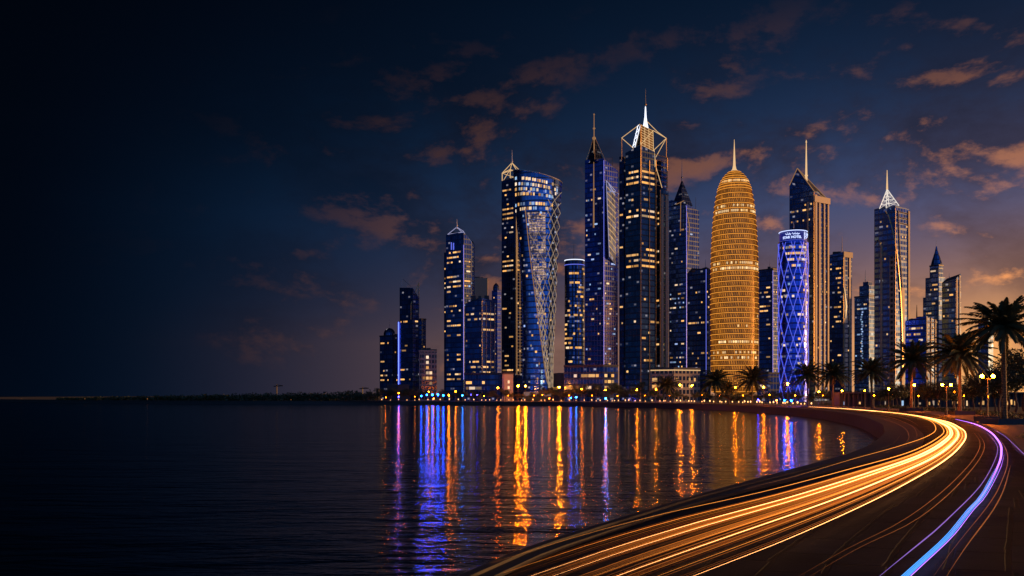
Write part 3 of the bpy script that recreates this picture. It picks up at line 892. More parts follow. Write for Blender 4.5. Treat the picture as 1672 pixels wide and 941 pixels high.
for lo, hi in ((.08, .34), (.62, .92)):
    p, q = a.lerp(b, lo) + n, a.lerp(b, hi) + n
    mb.face([(p.x, p.y, BASE_Z), (q.x, q.y, BASE_Z), (q.x, q.y, Z_(312, Y)), (p.x, p.y, Z_(312, Y))])
    mb.face([(p.x - n.x, p.y - n.y, BASE_Z), (p.x, p.y, BASE_Z), (p.x, p.y, Z_(312, Y)), (p.x - n.x, p.y - n.y, Z_(312, Y))])
    mb.face([(q.x, q.y, BASE_Z), (q.x - n.x, q.y - n.y, BASE_Z), (q.x - n.x, q.y - n.y, Z_(312, Y)), (q.x, q.y, Z_(312, Y))])
for k in range(30):
    z = Z_(312, Y) - k * 4.6; p, q = a + n * 1.2, b + n * 1.2; mb.tube([(p.x, p.y, z), (q.x, q.y, z)], .16, 4)
mb.build('stone_flank', M['stone'], t)
# crown
cl = W(1046, 204, Y + .5); cr = W(1066, 214, Y + 9); cb = W(1046, 214, Y + 19); bl = W(1046, 236.5, Y - .3); br = W(1067, 247, Y + 9.3); lf = W(1033.5, 242, Y + 6)
mb = MB(); mb.face([bl, br, cr, cl], [(0, 0), (10, 0), (10, 14), (0, 14)]); mb.face([lf, bl, cl], [(0, 0), (6, 0), (6, 14)]); mb.face([br, cb, cr]); mb.face([cb, lf, cl]); mb.face([cl, cr, cb])
mb.build('crown_glass', M['crown_glass'], t)
mb = MB()
for k in range(9):
    f = k / 8; mb.tube([bl.lerp(cl, f) - Vector((0, .3, 0)), br.lerp(cr, f) - Vector((0, .3, 0))], .17, 4)
for f in (0, .33, .66, 1): mb.tube([bl.lerp(br, f) - Vector((0, .3, 0)), cl.lerp(cr, f) - Vector((0, .3, 0))], .2, 4)
mb.tube([bl - Vector((0, .3, 0)), cr - Vector((0, .3, 0))], .22, 4)
mb.build('crown_grid', M['led_gold'], t)
tl, tr = W(1015, 225.5, Y + 16), W(1088, 226, Y + 14)
mb = MB()
for a, b in ((tl, W(1045, 203, Y)), (tl, W(1034, 242, Y + 5)), (tr, W(1066, 213, Y + 8)), (tr, W(1068, 245, Y + 8)), (W(1056, 198, Y + 6), W(1074, 216, Y + 9)), (W(1074, 216, Y + 9), tr),
             (tr, W(1068, 262, Y + 9)), (W(1068, 245, Y + 8), W(1071, 273, Y + 8)), (W(1068, 245, Y + 8), W(1069, 273, Y + 8)), (W(1071, 273, Y + 8), W(1081, 307, Y + 9)), (W(1066, 250, Y + 8), W(1067, 275, Y + 8))): mb.tube([a, b], .24, 5)
mb.build('diamond_truss', M['led_gold'], t)
mb = MB(); zz = [W(1043, 204, Y + 1)]
for k in range(7): zz.append(W(1041.6 - k * 1.25 + (2.2 if k % 2 else -1.2), 208 + k * 5.2, Y + 1.5 + k * .5))
mb.tube(zz, .3, 5); mb.tube([W(1045.5, 205, Y + .5), W(1036.5, 241, Y + 4)], .26, 5); mb.tube([W(1041.5, 206, Y + 1.5), W(1033, 241, Y + 5)], .26, 5); mb.build('white_lattice', M['led_white'], t)
for p, y1 in ((tl, 262), (tr, 312)): rod(t, 'side_post', M['gold_metal'], [p, Vector((p.x, p.y, Z_(y1, Y + 15)))], .26, 5)
mb = MB()
for k in range(7): mb.tube([W(1069, 252 + k * 8.2, Y + 9), W(1090.5, 258 + k * 8.2, Y + 14)], .26, 5)
for px, d, y0 in ((1070, 9.2, 252), (1089.8, 13.8, 257.5)): mb.tube([W(px, y0, Y + d), W(px, y0 + 49.5, Y + d)], .2, 4)
mb.build('side_frame', M['gold_metal'], t)
A4, C4, B4, D4 = block(t, 'wing_glass', M['deep'], 1070, 1080, 1089.5, Y + 13, 262)
mb = MB(); c = W(1054, 204, Y + 7)
mb.lathe([(2.3, c.z - 3), (1.5, c.z + .5), (.8, c.z + 5), (.42, c.z + 12), (.3, c.z + 13)], (c.x, c.y), 10); mb.build('spire_base', M['led_white'], t, True)
mast(t, 1054, 176, 145, Y + 7, .32, .1, M['gold_metal'], 'spire', balls=((171, .85),))

# --- pointed tower behind
Y = 730; t = root_at('pointed_tower', 1115, Y, 'blue tower with a sharp pyramid point, between the tallest tower and the golden tower')
A, C, B, D = block(t, 'facade', M['deep'], 1092, 1121, 1141.5, Y, 330, tops=(326, 333, 345, 330))
w = Windows(t, Y)
bands = [(437, 442, .5), (476, 492, .4), (500, 506, .4), (555, 562, .4), (580, 600, .3)]
w.face(A, C, 350, 612, bands=bands, sparse=.045, kind=('warm', 'pale', 'cool'), run=2, seed=41)
w.face(C, B, 360, 612, bands=bands, sparse=.04, kind=('warm', 'pale', 'cool'), run=2, seed=42); w.flush()
pyramid(t, 'pyramid_roof', M['deep'], [(p.x, p.y) for p in (W(1097, 330, Y + 10), W(1113, 330, Y + 1), W(1131, 330, Y + 8), W(1115, 330, Y + 24))], Z_(333, Y), W(1113.5, 293, Y + 10))
mast(t, 1113.5, 296, 263, Y + 10, .5, .12, M['metal'], 'spire', balls=((290, .9),))
mb = MB(); mb.tube([W(1111.5, 330, Y + 1), W(1111, 378, Y + 1.5)], .3, 5); mb.tube([W(1104, 334, Y + 4), W(1117, 328, Y + .5)], .3, 5); mb.tube([W(1121, 345, Y - .5), W(1126, 370, Y + 2)], .25, 5); mb.tube([W(1126, 370, Y + 2), W(1121, 440, Y - .5)], .2, 5)
mb.build('crown_light', M['led_gold_dim'], t)
mast(t, 1136, 346, 322, Y + 14, .2, .1, M['dark_metal'])

Y = 655; t = root_at('gabled_block_tower', 1141, Y, 'shorter dark blue tower with a shallow gable, directly left of the golden tower')
A, C, B, D = block(t, 'facade', M['night'], 1122, 1153, 1160.5, Y, 440, tops=(447, 436, 440, 438))
w = Windows(t, Y)
w.face(A, C, 452, 612, bands=[(475, 480, .4), (497, 502, .5), (524, 530, .6), (553, 558, .5), (573, 580, .4)], sparse=.06, kind=WP, run=2, seed=43)
w.face(C, B, 452, 612, sparse=.1, run=1, seed=44); w.flush(); mast(t, 1152, 438, 424, Y + 8, .25, .1); clutter(t, 1128, 1150, 442, Y, 2, 2.5)

# --- golden tower
Y = 617; t = root_at('golden_tower', 1199, Y, 'rounded bullet shaped tower glowing gold behind a screen of rings, with a needle spire')
gp = [(640, 36.6), (600, 37.3), (560, 38), (500, 38.4), (440, 38.0), (400, 36.8), (370, 35.2), (345, 33.0), (325, 30.2), (308, 26.6), (296, 22), (288, 17), (282, 10.5), (279.4, 5), (278.2, 1.5)]
def gr(z):
    for (a, r0), (b, r1) in zip(gp, gp[1:]):
        za, zb = Z_(a, Y), Z_(b, Y)
        if za <= z <= zb: return (r0 + (r1 - r0) * (z - za) / (zb - za)) * Y / F
    return gp[-1][1] * Y / F
gc = (X_(1199, Y), Y)
mb = MB(); zt = Z_(278.3, Y)
zs = [BASE_Z + (zt - BASE_Z) * (1 - (1 - i / 70) ** 1.5) for i in range(71)]
mb.lathe([(max(.3, gr(z) - .30), z) for z in zs], gc, 72); mb.build('lit_core', M['gold_core'], t, True)
mb = MB(); nring = 0; z = 3.0
while z < zt - 1:
    r = gr(z); q = [(gc[0] + r * math.cos(2 * PI * j / 72), gc[1] + r * math.sin(2 * PI * j / 72), z) for j in range(73)]
    mb.tube(q, .22, 4, cap=False); z += 3.7 if z < zt - 16 else 1.9
mb.build('ring_screen', M['gold_ring'], t)
mb = MB(); r_ = random.Random(2)
for k in range(60):                                                 # fine diagonal lattice of the screen
    for sg in (1, -1):
        q = []
        for i in range(0, 71, 2):
            z = zs[i]; a = 2 * PI * k / 60 + sg * i * .012; q.append((gc[0] + (gr(z) - .1) * math.cos(a), gc[1] + (gr(z) - .1) * math.sin(a), z))
        if math.sin(2 * PI * k / 60) < .35: mb.tube(q, .10, 3, cap=False)
mb.build('diagonal_screen', M['bronze'], t)
w = Windows(t, Y); r_ = random.Random(8)
for py, d in ((306, .8), (347, .7), (351, .8), (437, .8), (448, .8), (520, .15), (541, .15), (561, .55), (568, .45), (583, .6), (592, .4)):
    z = Z_(py, Y); z = 3.0 + 3.7 * round((z - 3.0) / 3.7) + 1.8
    for j in range(30):
        a = -PI * (.06 + .88 * j / 30)
        if r_.random() < d * (.45 + .55 * math.sin(-a)): w.add((gc[0] + (gr(z) - .2) * math.cos(a), gc[1] + (gr(z) - .2) * math.sin(a), z), a + PI / 2, 1.05, 1.6, 'gold')
w.flush(100)
mb = MB(); zb = Z_(281, Y)
mb.lathe([(2.6, zb + .6), (1.5, zb + 1.9), (.95, zb + 4.5), (.6, zb + 12), (.12, Z_(228, Y))], gc, 12); mb.build('spire', M['spire_lit'], t, True)

# --- box tower between gold and hotel
Y = 720; t = root_at('plain_box_tower', 1254, Y, 'plain blue box tower between the golden tower and the blue lattice hotel')
A, C, B, D = block(t, 'facade', M['deep'], 1239, 1262, 1272, Y, 440, parapet=M['dark_metal'])
w = Windows(t, Y)
w.face(A, C, 450, 612, bands=[(486, 492, .5), (500, 505, .5), (525, 532, .4), (548, 556, .5)], sparse=.12, cw=2.0, run=2, seed=51)
w.face(C, B, 450, 612, sparse=.12, run=1, seed=52); w.flush()
mast(t, 1257, 438, 424, Y + 8, .3, .1); clutter(t, 1242, 1268, 440, Y, 3, 3.5)

# --- blue lattice hotel
Y = 555; t = root_at('lattice_hotel', 1295, Y, 'round hotel tower wrapped in a glowing blue diamond lattice under a lit sign drum', 'hotel')
hc = (X_(1295, Y), Y); R = 23.4 * Y / F; z1 = Z_(396, Y)
mb = MB(); mb.lathe([(R * .99, BASE_Z), (R, Z_(520, Y)), (R, z1)], hc, 56); mb.build('facade', M['hotel'], t)
mb = MB(); nd = 10; H = z1 - 2
for k in range(nd):
    for sg in (1, -1):
        q = []
        for i in range(61):
            z = 1 + H * i / 60; a = 2 * PI * k / nd + sg * i / 60 * 2 * PI * .52
            q.append((hc[0] + (R + .22) * math.cos(a), hc[1] + (R + .22) * math.sin(a), z))
        mb.tube(q, .17, 4, cap=False)
mb.build('diamond_lattice', M['led_lattice'], t)
Rd = R * .93; zd0, zd1 = z1, Z_(380, Y)
mb = MB(); mb.lathe([(Rd, zd0 - .1), (Rd, zd1)], hc, 48); mb.build('sign_drum', M['sign_back'], t, True)
rod(t, 'drum_rim', M['led_sign'], [(hc[0] + (Rd + .1) * math.cos(a * PI / 24), hc[1] + (Rd + .1) * math.sin(a * PI / 24), zd1) for a in range(49)], .24, 5)
rod(t, 'drum_rim', M['led_line'], [(hc[0] + (Rd + .1) * math.cos(a * PI / 24), hc[1] + (Rd + .1) * math.sin(a * PI / 24), zd0 + .1) for a in range(49)], .16, 5)
def sign_text(txt, size, zc, a0, name):
    cu = bpy.data.curves.new(name, 'FONT'); cu.body = txt; cu.size = size; cu.extrude = .05; cu.align_x = 'CENTER'; cu.offset = .05
    o = bpy.data.objects.new(name, cu); COL.objects.link(o)
    dg = bpy.context.evaluated_depsgraph_get(); me = bpy.data.meshes.new_from_object(o.evaluated_get(dg)); bpy.data.objects.remove(o)
    off = OFF[t.name]
    for v in me.vertices:
        a = a0 + v.co.x / (Rd + .2); rr = Rd + .2 + v.co.z
        v.co = Vector((hc[0] + rr * math.cos(a), hc[1] + rr * math.sin(a), zc + v.co.y)) - off
    me.materials.clear(); me.materials.append(M['led_sign'])
    o = bpy.data.objects.new(name, me); COL.objects.link(o); o.parent = t
sign_text('STAR HOTEL', 2.15, zd0 + 1.3, -PI / 2 - .40, 'sign_lettering')
mb = MB()                                                          # script line above the latin letters
def sp(a, z): return (hc[0] + (Rd + .22) * math.cos(a), hc[1] + (Rd + .22) * math.sin(a), z)
zz = zd0 + 4.0
for a0, a1, ph in ((-2.45, -2.02, 0), (-1.93, -1.42, 1.4)):
    mb.tube([sp(a0 + (a1 - a0) * i / 16, zz + .32 * math.sin(i * 1.3 + ph) + (.5 if i in (0, 11) else 0)) for i in range(17)], .17, 4)
for a, dz in ((-2.3, .95), (-2.1, -.6), (-1.75, .9), (-1.55, -.6)): mb.box(sp(a, zz + dz), (.3, .3, .3))
mb.build('sign_script', M['led_sign'], t)
mb = MB()                                                          # looped emblem panel right of the letters
for (a0, zc, rr) in ((-.80, zd0 + 4.2, 1.0), (-.66, zd0 + 3.0, 1.1), (-.82, zd0 + 2.0, .8), (-.50, zd0 + 4.3, .8)):
    mb.tube([sp(a0 + rr * 1.25 / Rd * math.cos(q * PI / 8), zc + rr * .75 * math.sin(q * PI / 8)) for q in range(17)], .14, 4)
mb.tube([sp(-1.0, zd0 + .6), sp(-1.0, zd0 + 5.6)], .14, 4); mb.build('sign_emblem', M['led_sign'], t)
c = W(1296, 379, Y); mb = MB(); mb.lathe([(5, zd1 - .2), (4.2, zd1 + 1.2), (1.2, zd1 + 2.2), (.3, zd1 + 3)], hc, 16); mb.build('roof_cap', M['night'], t)
mast(t, 1296, 374, 362, Y + 10, .25, .1, M['white_metal'])
w = Windows(t, Y); r_ = random.Random(4)
for k in range(85):
    band = r_.choice((None, None, 410, 417, 425)); py = band or r_.uniform(405, 622)
    z = BASE_Z + 3.9 * round(Z_(py, Y) / 3.9) + 1.4; a = -PI * r_.uniform(.08, .92) if not band else -PI * r_.uniform(.3, .75)
    w.add((hc[0] + R * math.cos(a), hc[1] + R * math.sin(a), z), a + PI / 2, r_.choice((1.0, 1.4, 2.2)), 1.4, r_.choice(('pale', 'cool', 'pale', 'warm')))
w.flush()

# --- tower with long slanting gable and stone fins
Y = 650; t = root_at('slant_gable_tower', 1320, Y, 'tall tower with long slanting gable, needle mast and sand stone fins behind the lattice hotel')
A, C, B, D = block(t, 'facade', M['deep'], 1289, 1329, 1353.5, Y, 300, tops=(303, 312, 328, 300))
ap = W(1302, 275, Y + 10)
mb = MB(); zt = [Z_(y, p[1]) for y, p in zip((303, 312, 328, 300), (A, C, B, D))]
P = [Vector((p[0], p[1], z)) for p, z in zip((A, C, B, D), zt)]
rdg = W(1352, 326, Y + 12)
mb.face([P[0], P[1], ap], [(0, 0), (18, 0), (9, 14)]); mb.face([P[3], P[0], ap]); mb.build('gable', M['deep'], t)
mb = MB(); mb.face([P[1], P[2], ap], [(0, 0), (10, 0), (0, 20)]); mb.face([P[2], P[3], ap]); mb.build('sloping_roof', M['roof_glass'], t)
mb = MB()
for a, b in ((P[0], ap), (P[1], ap), (P[2], ap)): mb.tube([a, b], .35, 5)
mb.tube([P[1], P[2]], .3, 5); mb.build('roof_edge', M['led_gold_dim'], t)
w = Windows(t, Y)
w.face(A, C, 325, 612, bands=[(335, 350, .2)], sparse=.055, run=2, seed=61)
w.face(C, B, 335, 612, sparse=.05, run=1, seed=62); w.flush()
mast(t, 1316.5, 296, 229, Y + 6, .95, .25, M['spire_lit'], 'spire', balls=((287, 1.2), (232, .6)))
def fin(root, C, B, f0, f1, ytop, ybot, thick, mat, nm='stone_fin'):
    mb = MB(); a, b = Vector((C[0], C[1], 0)), Vector((B[0], B[1], 0)); d = (b - a).normalized(); n = Vector((d.y, -d.x, 0)) * thick
    p, q = a.lerp(b, f0), a.lerp(b, f1); zb, zt_ = Z_(ybot, p.y), Z_(ytop, p.y)
    mb.prism([(p.x + n.x, p.y + n.y), (q.x + n.x, q.y + n.y), (q.x - n.x * .1, q.y - n.y * .1), (p.x - n.x * .1, p.y - n.y * .1)], zb, zt_)
    return mb.build(nm, mat, root)
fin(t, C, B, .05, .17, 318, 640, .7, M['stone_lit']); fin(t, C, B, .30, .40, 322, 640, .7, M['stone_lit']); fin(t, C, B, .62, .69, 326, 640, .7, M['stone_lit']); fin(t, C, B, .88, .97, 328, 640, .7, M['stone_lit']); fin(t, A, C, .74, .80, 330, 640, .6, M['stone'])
fin(t, C, B, -.02, 1.02, 320, 330, 1.1, M['stone_lit'], 'stone_cornice')

# --- tower with gold right edge
Y = 690; t = root_at('flat_top_tower', 1371, Y, 'flat topped dark tower with pale right edge, just right of the slant gable tower')
A, C, B, D = block(t, 'facade', M['deep'], 1354, 1377, 1391, Y, 415, tops=(417, 412, 419, 413))
w = Windows(t, Y)
w.face(A, C, 425, 612, bands=[(434, 440, .5), (448, 455, .4), (520, 530, .3)], sparse=.10, run=2, seed=63)
w.face(C, B, 440, 612, sparse=.05, seed=64); w.flush()
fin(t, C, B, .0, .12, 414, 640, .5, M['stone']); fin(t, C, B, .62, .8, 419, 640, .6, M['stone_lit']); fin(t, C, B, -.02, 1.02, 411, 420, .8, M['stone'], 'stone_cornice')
mb = MB(); mb.tube([W(1379, 470, Y - .5), W(1382, 500, Y + 1), W(1381, 520, Y)], [.2, .6, .2], 5); mb.build('facade_light', M['led_gold'], t)
mast(t, 1375, 412, 386, Y + 8, .35, .1, M['gold_metal']); clutter(t, 1360, 1386, 414, Y, 4, 3)

# --- stepped paler tower
Y = 780; t = root_at('stepped_tower', 1411, Y, 'stepped hazy blue tower between the flat topped tower and the arched tower')
A, C, B, D = block(t, 'facade', M['blue'], 1395, 1419, 1428, Y, 484, parapet=M['dark_metal'])
block(t, 'upper_step', M['blue'], 1403, 1419, 1428, Y + 4, 466); block(t, 'top_step', M['deep'], 1409, 1418, 1424, Y + 7, 460)
w = Windows(t, Y)
w.face(A, C, 492, 612, bands=[(500, 506, .4)], sparse=.10, kind=('cool', 'pale', 'warm'), run=2, seed=65)
r_ = random.Random(6)
for k in range(26):
    p = Vector((A[0], A[1], 0)).lerp(Vector((C[0], C[1], 0)), .52 + r_.uniform(-.06, .06)); w.add((p.x, p.y, Z_(505 + k * 4, Y)), math.atan2(C[1] - A[1], C[0] - A[0]), 1.3, 1.3, 'cool')
w.flush(); mast(t, 1413, 460, 440, Y + 10, .4, .1)

# --- arched tower with white lattice cap
Y = 615; t = root_at('arched_tower', 1455, Y, 'tall blue tower with sweeping gold arcs on its front and a white lattice spire cap')
A, C, B, D = block(t, 'facade', M['banded'], 1427.5, 1462, 1484.5, Y, 338, tops=(342, 336, 342, 336))
w = Windows(t, Y)
w.face(A, C, 350, 612, bands=[(360, 380, .1)], sparse=.035, run=1, seed=66); w.face(C, B, 350, 612, sparse=.03, run=1, seed=67); w.flush()
ap = W(1448.5, 309, Y + 9); zt = Z_(339, Y)
base = [W(1436, 341, Y + 8), W(1447, 340, Y + 2), W(1468, 336, Y + 8), W(1452, 338, Y + 20)]
mb = MB()
for i, p in enumerate(base):
    mb.tube([p, ap], .3, 5)
    for k in range(1, 5): mb.tube([p.lerp(ap, k / 5), base[(i + 1) % 4].lerp(ap, k / 5)], .13, 4); mb.tube([p.lerp(ap, (k - 1) / 5), base[(i + 1) % 4].lerp(ap, k / 5)], .12, 4)
mb.build('cap_lattice', M['led_cap'], t); mast(t, 1448.5, 310, 278, Y + 9, .75, .2, M['spire_lit'], 'spire')
def arc(name, pts, r, mat): rod(t, name, mat, pts, r, 5)
def ab(f, py, push=-.4):                                            # across A-C-B unrolled, f in 0..2
    a, b = (Vector(A + (0,)), Vector(C + (0,))) if f <= 1 else (Vector(C + (0,)), Vector(B + (0,)))
    p = a.lerp(b, f if f <= 1 else f - 1); return Vector((p.x, p.y + push, Z_(py, p.y)))
arc('sweep_arc', [ab(f, y) for f, y in ((.52, 345), (.66, 352), (.80, 368), (.92, 385), (1.05, 408), (1.2, 440), (1.35, 480), (1.45, 530), (1.5, 600))], .42, M['gold_metal'])
arc('sweep_arc', [ab(f, y) for f, y in ((.02, 400), (.14, 392), (.26, 394), (.36, 402), (.36, 612))], .26, M['gold_metal'])
arc('sweep_arc', [ab(f, y) for f, y in ((1.2, 344), (1.3, 400), (1.5, 470), (1.6, 560), (1.62, 610))], .3, M['stone'])
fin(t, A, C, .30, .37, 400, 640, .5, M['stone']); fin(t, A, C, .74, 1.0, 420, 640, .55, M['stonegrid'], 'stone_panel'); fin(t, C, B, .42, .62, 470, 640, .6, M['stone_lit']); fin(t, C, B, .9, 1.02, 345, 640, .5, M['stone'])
for k in range(3): rod(t, 'crown_beam', M['gold_metal'], [ab(1.25, 346 + k * 9), ab(1.95, 350 + k * 9)], .25, 4)

# --- low office with lit flank
Y = 560; t = root_at('low_office', 1503, Y, 'low blue office block with a lit concrete frame flank and short antenna, behind the palms', 'building')
A, C, B, D = block(t, 'facade', M['deep'], 1478, 1512, 1528, Y, 521, tops=(524, 516, 523, 520))
w = Windows(t, Y)
w.face(A, C, 528, 600, bands=[(534, 540, .6), (546, 553, .5)], sparse=.14, kind=('warm', 'pale'), run=2, seed=68)
w.face(C, B, 528, 600, sparse=.3, kind=('warm',), run=1, seed=69); w.flush()
fin(t, C, B, .0, .1, 517, 640, .4, M['stone']); fin(t, C, B, .45, .53, 519, 640, .4, M['stone']); fin(t, C, B, .9, 1.0, 522, 640, .4, M['stone'])
for k in range(8): rod(t, 'floor_beam', M['stone'], [Vector((C[0], C[1] - .35, Z_(526 + k * 9.8, Y))), Vector((B[0], B[1] - .35, Z_(526 + k * 9.8, Y)))], .3, 4)
mast(t, 1497, 520, 498, Y + 8, .5, .15, M['dark_metal']); clutter(t, 1485, 1508, 520, Y, 2, 2)

# --- twin stepped towers
Y = 700; t = root_at('spired_stepped_tower', 1528, Y, 'stepped blue tower with a gold cone spire, last tall tower before the big palms')
A, C, B, D = block(t, 'facade', M['blue'], 1507, 1533, 1545, Y, 484)
A2, C2, B2, D2 = block(t, 'upper_step', M['blue'], 1511, 1533, 1543, Y + 2.5, 452); A3, C3, B3, D3 = block(t, 'top_step', M['blue'], 1518, 1533, 1540, Y + 5, 434, parapet=M['dark_metal'])
w = Windows(t, Y)
w.face(A, C, 490, 600, bands=[(505, 512, .45), (526, 533, .45), (548, 556, .3)], sparse=.08, run=2, seed=70); w.face(A2, C2, 456, 484, sparse=.2, seed=71); w.face(A3, C3, 438, 452, sparse=.15, seed=72); w.flush()
mb = MB(); c = W(1529, 434, Y + 11); mb.lathe([(4.6, c.z - .1), (3.6, c.z + 4), (1.4, c.z + 11), (.4, c.z + 16)], (c.x, c.y), 10); mb.build('cone', M['deep'], t)
mast(t, 1529, 412, 392, Y + 11, .4, .1, M['white_metal'], 'spire')
Y = 640; t = root_at('raked_top_tower', 1553, Y, 'blue tower with a raked roof and stone edge, rightmost tall tower')
A, C, B, D = block(t, 'facade', M['blue'], 1538, 1561, 1569, Y, 452, tops=(462, 455, 447, 455))
w = Windows(t, Y)
w.face(A, C, 468, 600, bands=[(470, 476, .5), (490, 496, .4), (520, 528, .5), (545, 552, .4)], sparse=.08, run=2, seed=73); w.flush()
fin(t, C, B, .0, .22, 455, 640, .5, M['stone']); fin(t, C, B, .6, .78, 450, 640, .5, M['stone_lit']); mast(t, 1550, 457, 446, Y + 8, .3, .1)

Y = 700; t = root_at('distant_block', 1610, Y, 'small blue tower top glimpsed through the fronds of the two biggest palms', 'building')
A, C, B, D = block(t, 'facade', M['blue'], 1597, 1614, 1622, Y, 522, parapet=M['dark_metal'])
w = Windows(t, Y); w.face(A, C, 530, 610, sparse=.08, seed=74); w.flush(); mast(t, 1606, 521, 512, Y + 6, .3, .1)
Y = 760; t = root_at('slim_white_tower', 1345, Y, 'thin dark slab glimpsed between the slant gable tower and the flat topped tower')
A, C, B, D = block(t, 'facade', M['night'], 1340, 1352, 1358, Y, 470); w = Windows(t, Y); w.face(A, C, 480, 610, sparse=.1, seed=75); w.flush()

def edge(px, Y, y0, y1, mat, root, r=.22): rod(root, 'edge_light', M[mat], [W(px, y0, Y - .35), W(px, y1, Y - .35)], r, 4)
for nm, px, Y, y0, y1, mat in (('pitched_roof_tower', 757, 680, 400, 620, 'led_line'), ('corner_office_tower', 787, 625, 492, 612, 'gold_metal'), ('mast_face_tower', 986, 665, 262, 600, 'led_line'), ('pointed_tower', 1121, 730, 336, 612, 'led_line'),
        ('plain_box_tower', 1262, 720, 442, 612, 'led_line'), ('flat_top_tower', 1377, 690, 416, 612, 'gold_metal'), ('arched_tower', 1462, 615, 340, 612, 'gold_metal'), ('slant_gable_tower', 1329, 650, 314, 612, 'gold_metal'), ('lattice_crown_tower', 843, 700, 292, 612, 'led_gold_dim'), ('raked_top_tower', 1561, 640, 457, 600, 'gold_metal'), ('gabled_block_tower', 1153, 655, 440, 612, 'led_line')):
    edge(px, Y, y0, y1, mat, bpy.data.objects[nm])
# ================================================================== LOW BUILDINGS
def low(name, label, pl, pc, pr, Y, ytop, mat, rows=(), sparse=.1, kind=WP, k=.5, seed=1, cw=2.6, run=2, right=.2, ybot=638, hh=.5):
    t = root_at(name, (pl + pr) / 2, Y, label, 'building')
    A, C, B, D = block(t, 'wall', mat, pl, pc, pr, Y, ytop, k=k, parapet=M['concrete'])
    w = Windows(t, Y)
    w.face(A, C, ytop + 3, ybot, bands=[(a, b, d) for a, b, d in rows] + [(ybot - 9, ybot, .7)], sparse=sparse, cw=cw, kind=kind, run=run, seed=seed, hh=hh)
    w.face(C, B, ytop + 3, ybot, sparse=right, cw=cw, kind=kind, run=1, seed=seed + 1, hh=hh); w.flush()
    clutter(t, pl + 6, pr - 6, ytop, Y, 3, 2)
    return t, A, C, B, D
low('waterfront_office', 'dark flat roofed office with two yellow window rows, before the gold mast tower', 921, 985, 1009, 560, 598, M['night'], [(606, 614, .6), (616, 622, .75), (634, 640, .6)], .0, seed=81, right=.55)
t, A, C, B, D = low('pavilion', 'low stone pavilion with a light row under its roof, right of the tallest tower', 1062, 1100, 1143, 490, 603, M['stonegrid'], [(606, 612, .95)], .22, seed=83, right=.3, cw=1.8)
for a, b in ((A, C), (C, B)): rod(t, 'cornice_light', M['led_gold'], [Vector((a[0], a[1] - .5, Z_(604.5, 490))), Vector((b[0], b[1] - .5, Z_(604.5, 490)))], .32, 5)
low('white_house', 'small white lit building with five storeys, left of the paired lamps', 820, 823, 838, 575, 611, M['white_wall'], [], .75, k=.3, seed=85, cw=1.9, run=1, right=.75, kind=('pale',))
low('shore_block', 'long dark low block under the corner office tower', 758, 800, 820, 605, 611, M['night'], [(622, 628, .2)], .06, seed=87, right=.08)
low('annex', 'small dark annex between the golden tower and the lattice hotel', 1236, 1254, 1272, 500, 611, M['night'], [(628, 636, .25)], .05, seed=91)
low('shore_house', 'low dark house under the domed tower', 632, 650, 668, 640, 630, M['concrete'], [], .1, seed=93, ybot=645)
low('round_corner_block', 'low dark block beneath the white rim tower', 900, 915, 924, 640, 612, M['concrete'], [], .1, seed=97)
# ------------------------------------------------------------------ standing places on land
_curves = {}
def land(px, py, dmin, z=.12):
    """ground point seen in column px at row py, moved back until it is dmin metres behind the sea wall"""
    p = G(px, py, z)
    if px > 1425: return p
    if dmin not in _curves:
        _curves[dmin] = [(CX + q.x / q.y * F, q) for q in offset(shore, dmin) if q.y > 150]
    c = _curves[dmin]
    for (a, qa), (b, qb) in zip(c, c[1:]):
        if min(a, b) <= px <= max(a, b):
            q = qa.lerp(qb, (px - a) / (b - a) if b != a else 0)
            if q.y > p.y: return Vector((q.x, q.y, z))
            break
    return p
# ================================================================== PALMS
palm_spec = [ # base px, base py, crown centre py, frond scale reach px, label
    (1640, 692, 532, 64, 'biggest palm tree at the far right beside the purple streak, standing in a square planter'),
    (1567, 677, 577, 52, 'second biggest palm tree, directly left of the biggest palm'),
    (1488, 671, 588, 42, 'palm tree in front of the low office block, third from the right'),
    (1424, 666.5, 606, 31, 'mid sized palm tree below the arched tower'),
    (1360, 664.2, 611, 28, 'palm tree below the slant gable tower, right of the palm beside the lattice hotel'),
    (1319, 663.6, 612, 29, 'palm tree standing just right of the lattice hotel foot'),
    (1228, 661.6, 618, 28, 'palm tree at the right foot of the golden tower'),
    (1168, 660.6, 621, 27, 'palm tree at the left foot of the golden tower'),
    (1088, 659.6, 629, 22, 'small palm tree in front of the stone pavilion'),
    (1190, 660.2, 634, 15, 'smallest palm tree, half hidden right of the palm at the golden tower left foot')]
protos = {}
for i, (px, py, cy, reach, lab) in enumerate(palm_spec):
    p = land(px, py, 22); Hh = Z_(cy, p.y) - p.z; L = reach / F * p.y
    t = make_palm(40 + i, p, lab, 'palm tree', 'palm trees along the promenade', Hh, min(L * 1.16, 10.5))
# planters under the near palms
def planter(px, py, w, lab):
    p = G(px, py, .12); t = empty('planter_box', p, lab, 'planter')
    mb = MB(); h = .75
    for dx, dy, sx, sy in ((0, -w / 2, w, .22), (0, w / 2, w, .22), (-w / 2 + .11, 0, .22, w - .23), (w / 2 - .11, 0, .22, w - .23)): mb.box((p.x + dx, p.y + dy, p.z + h / 2), (sx, sy, h))
    mb.build('box', M['concrete'], t)
    mb = MB(); mb.box((p.x, p.y, p.z + h / 2 - .06), (w - .3, w - .3, h - .14)); mb.build('soil', M['soil'], t)
M['soil'] = simple('soil', (.05, .038, .026), .95)
planter(1640, 692.6, 4.2, 'low dark square planter around the biggest palm trunk')
planter(1612, 688.3, 2.6, 'low dark planter box around the rightmost double lamp post')
planter(1567, 677.4, 4.0, 'low dark planter around the second biggest palm trunk')
planter(1488, 671.3, 4.0, 'low dark planter around the third palm from the right')

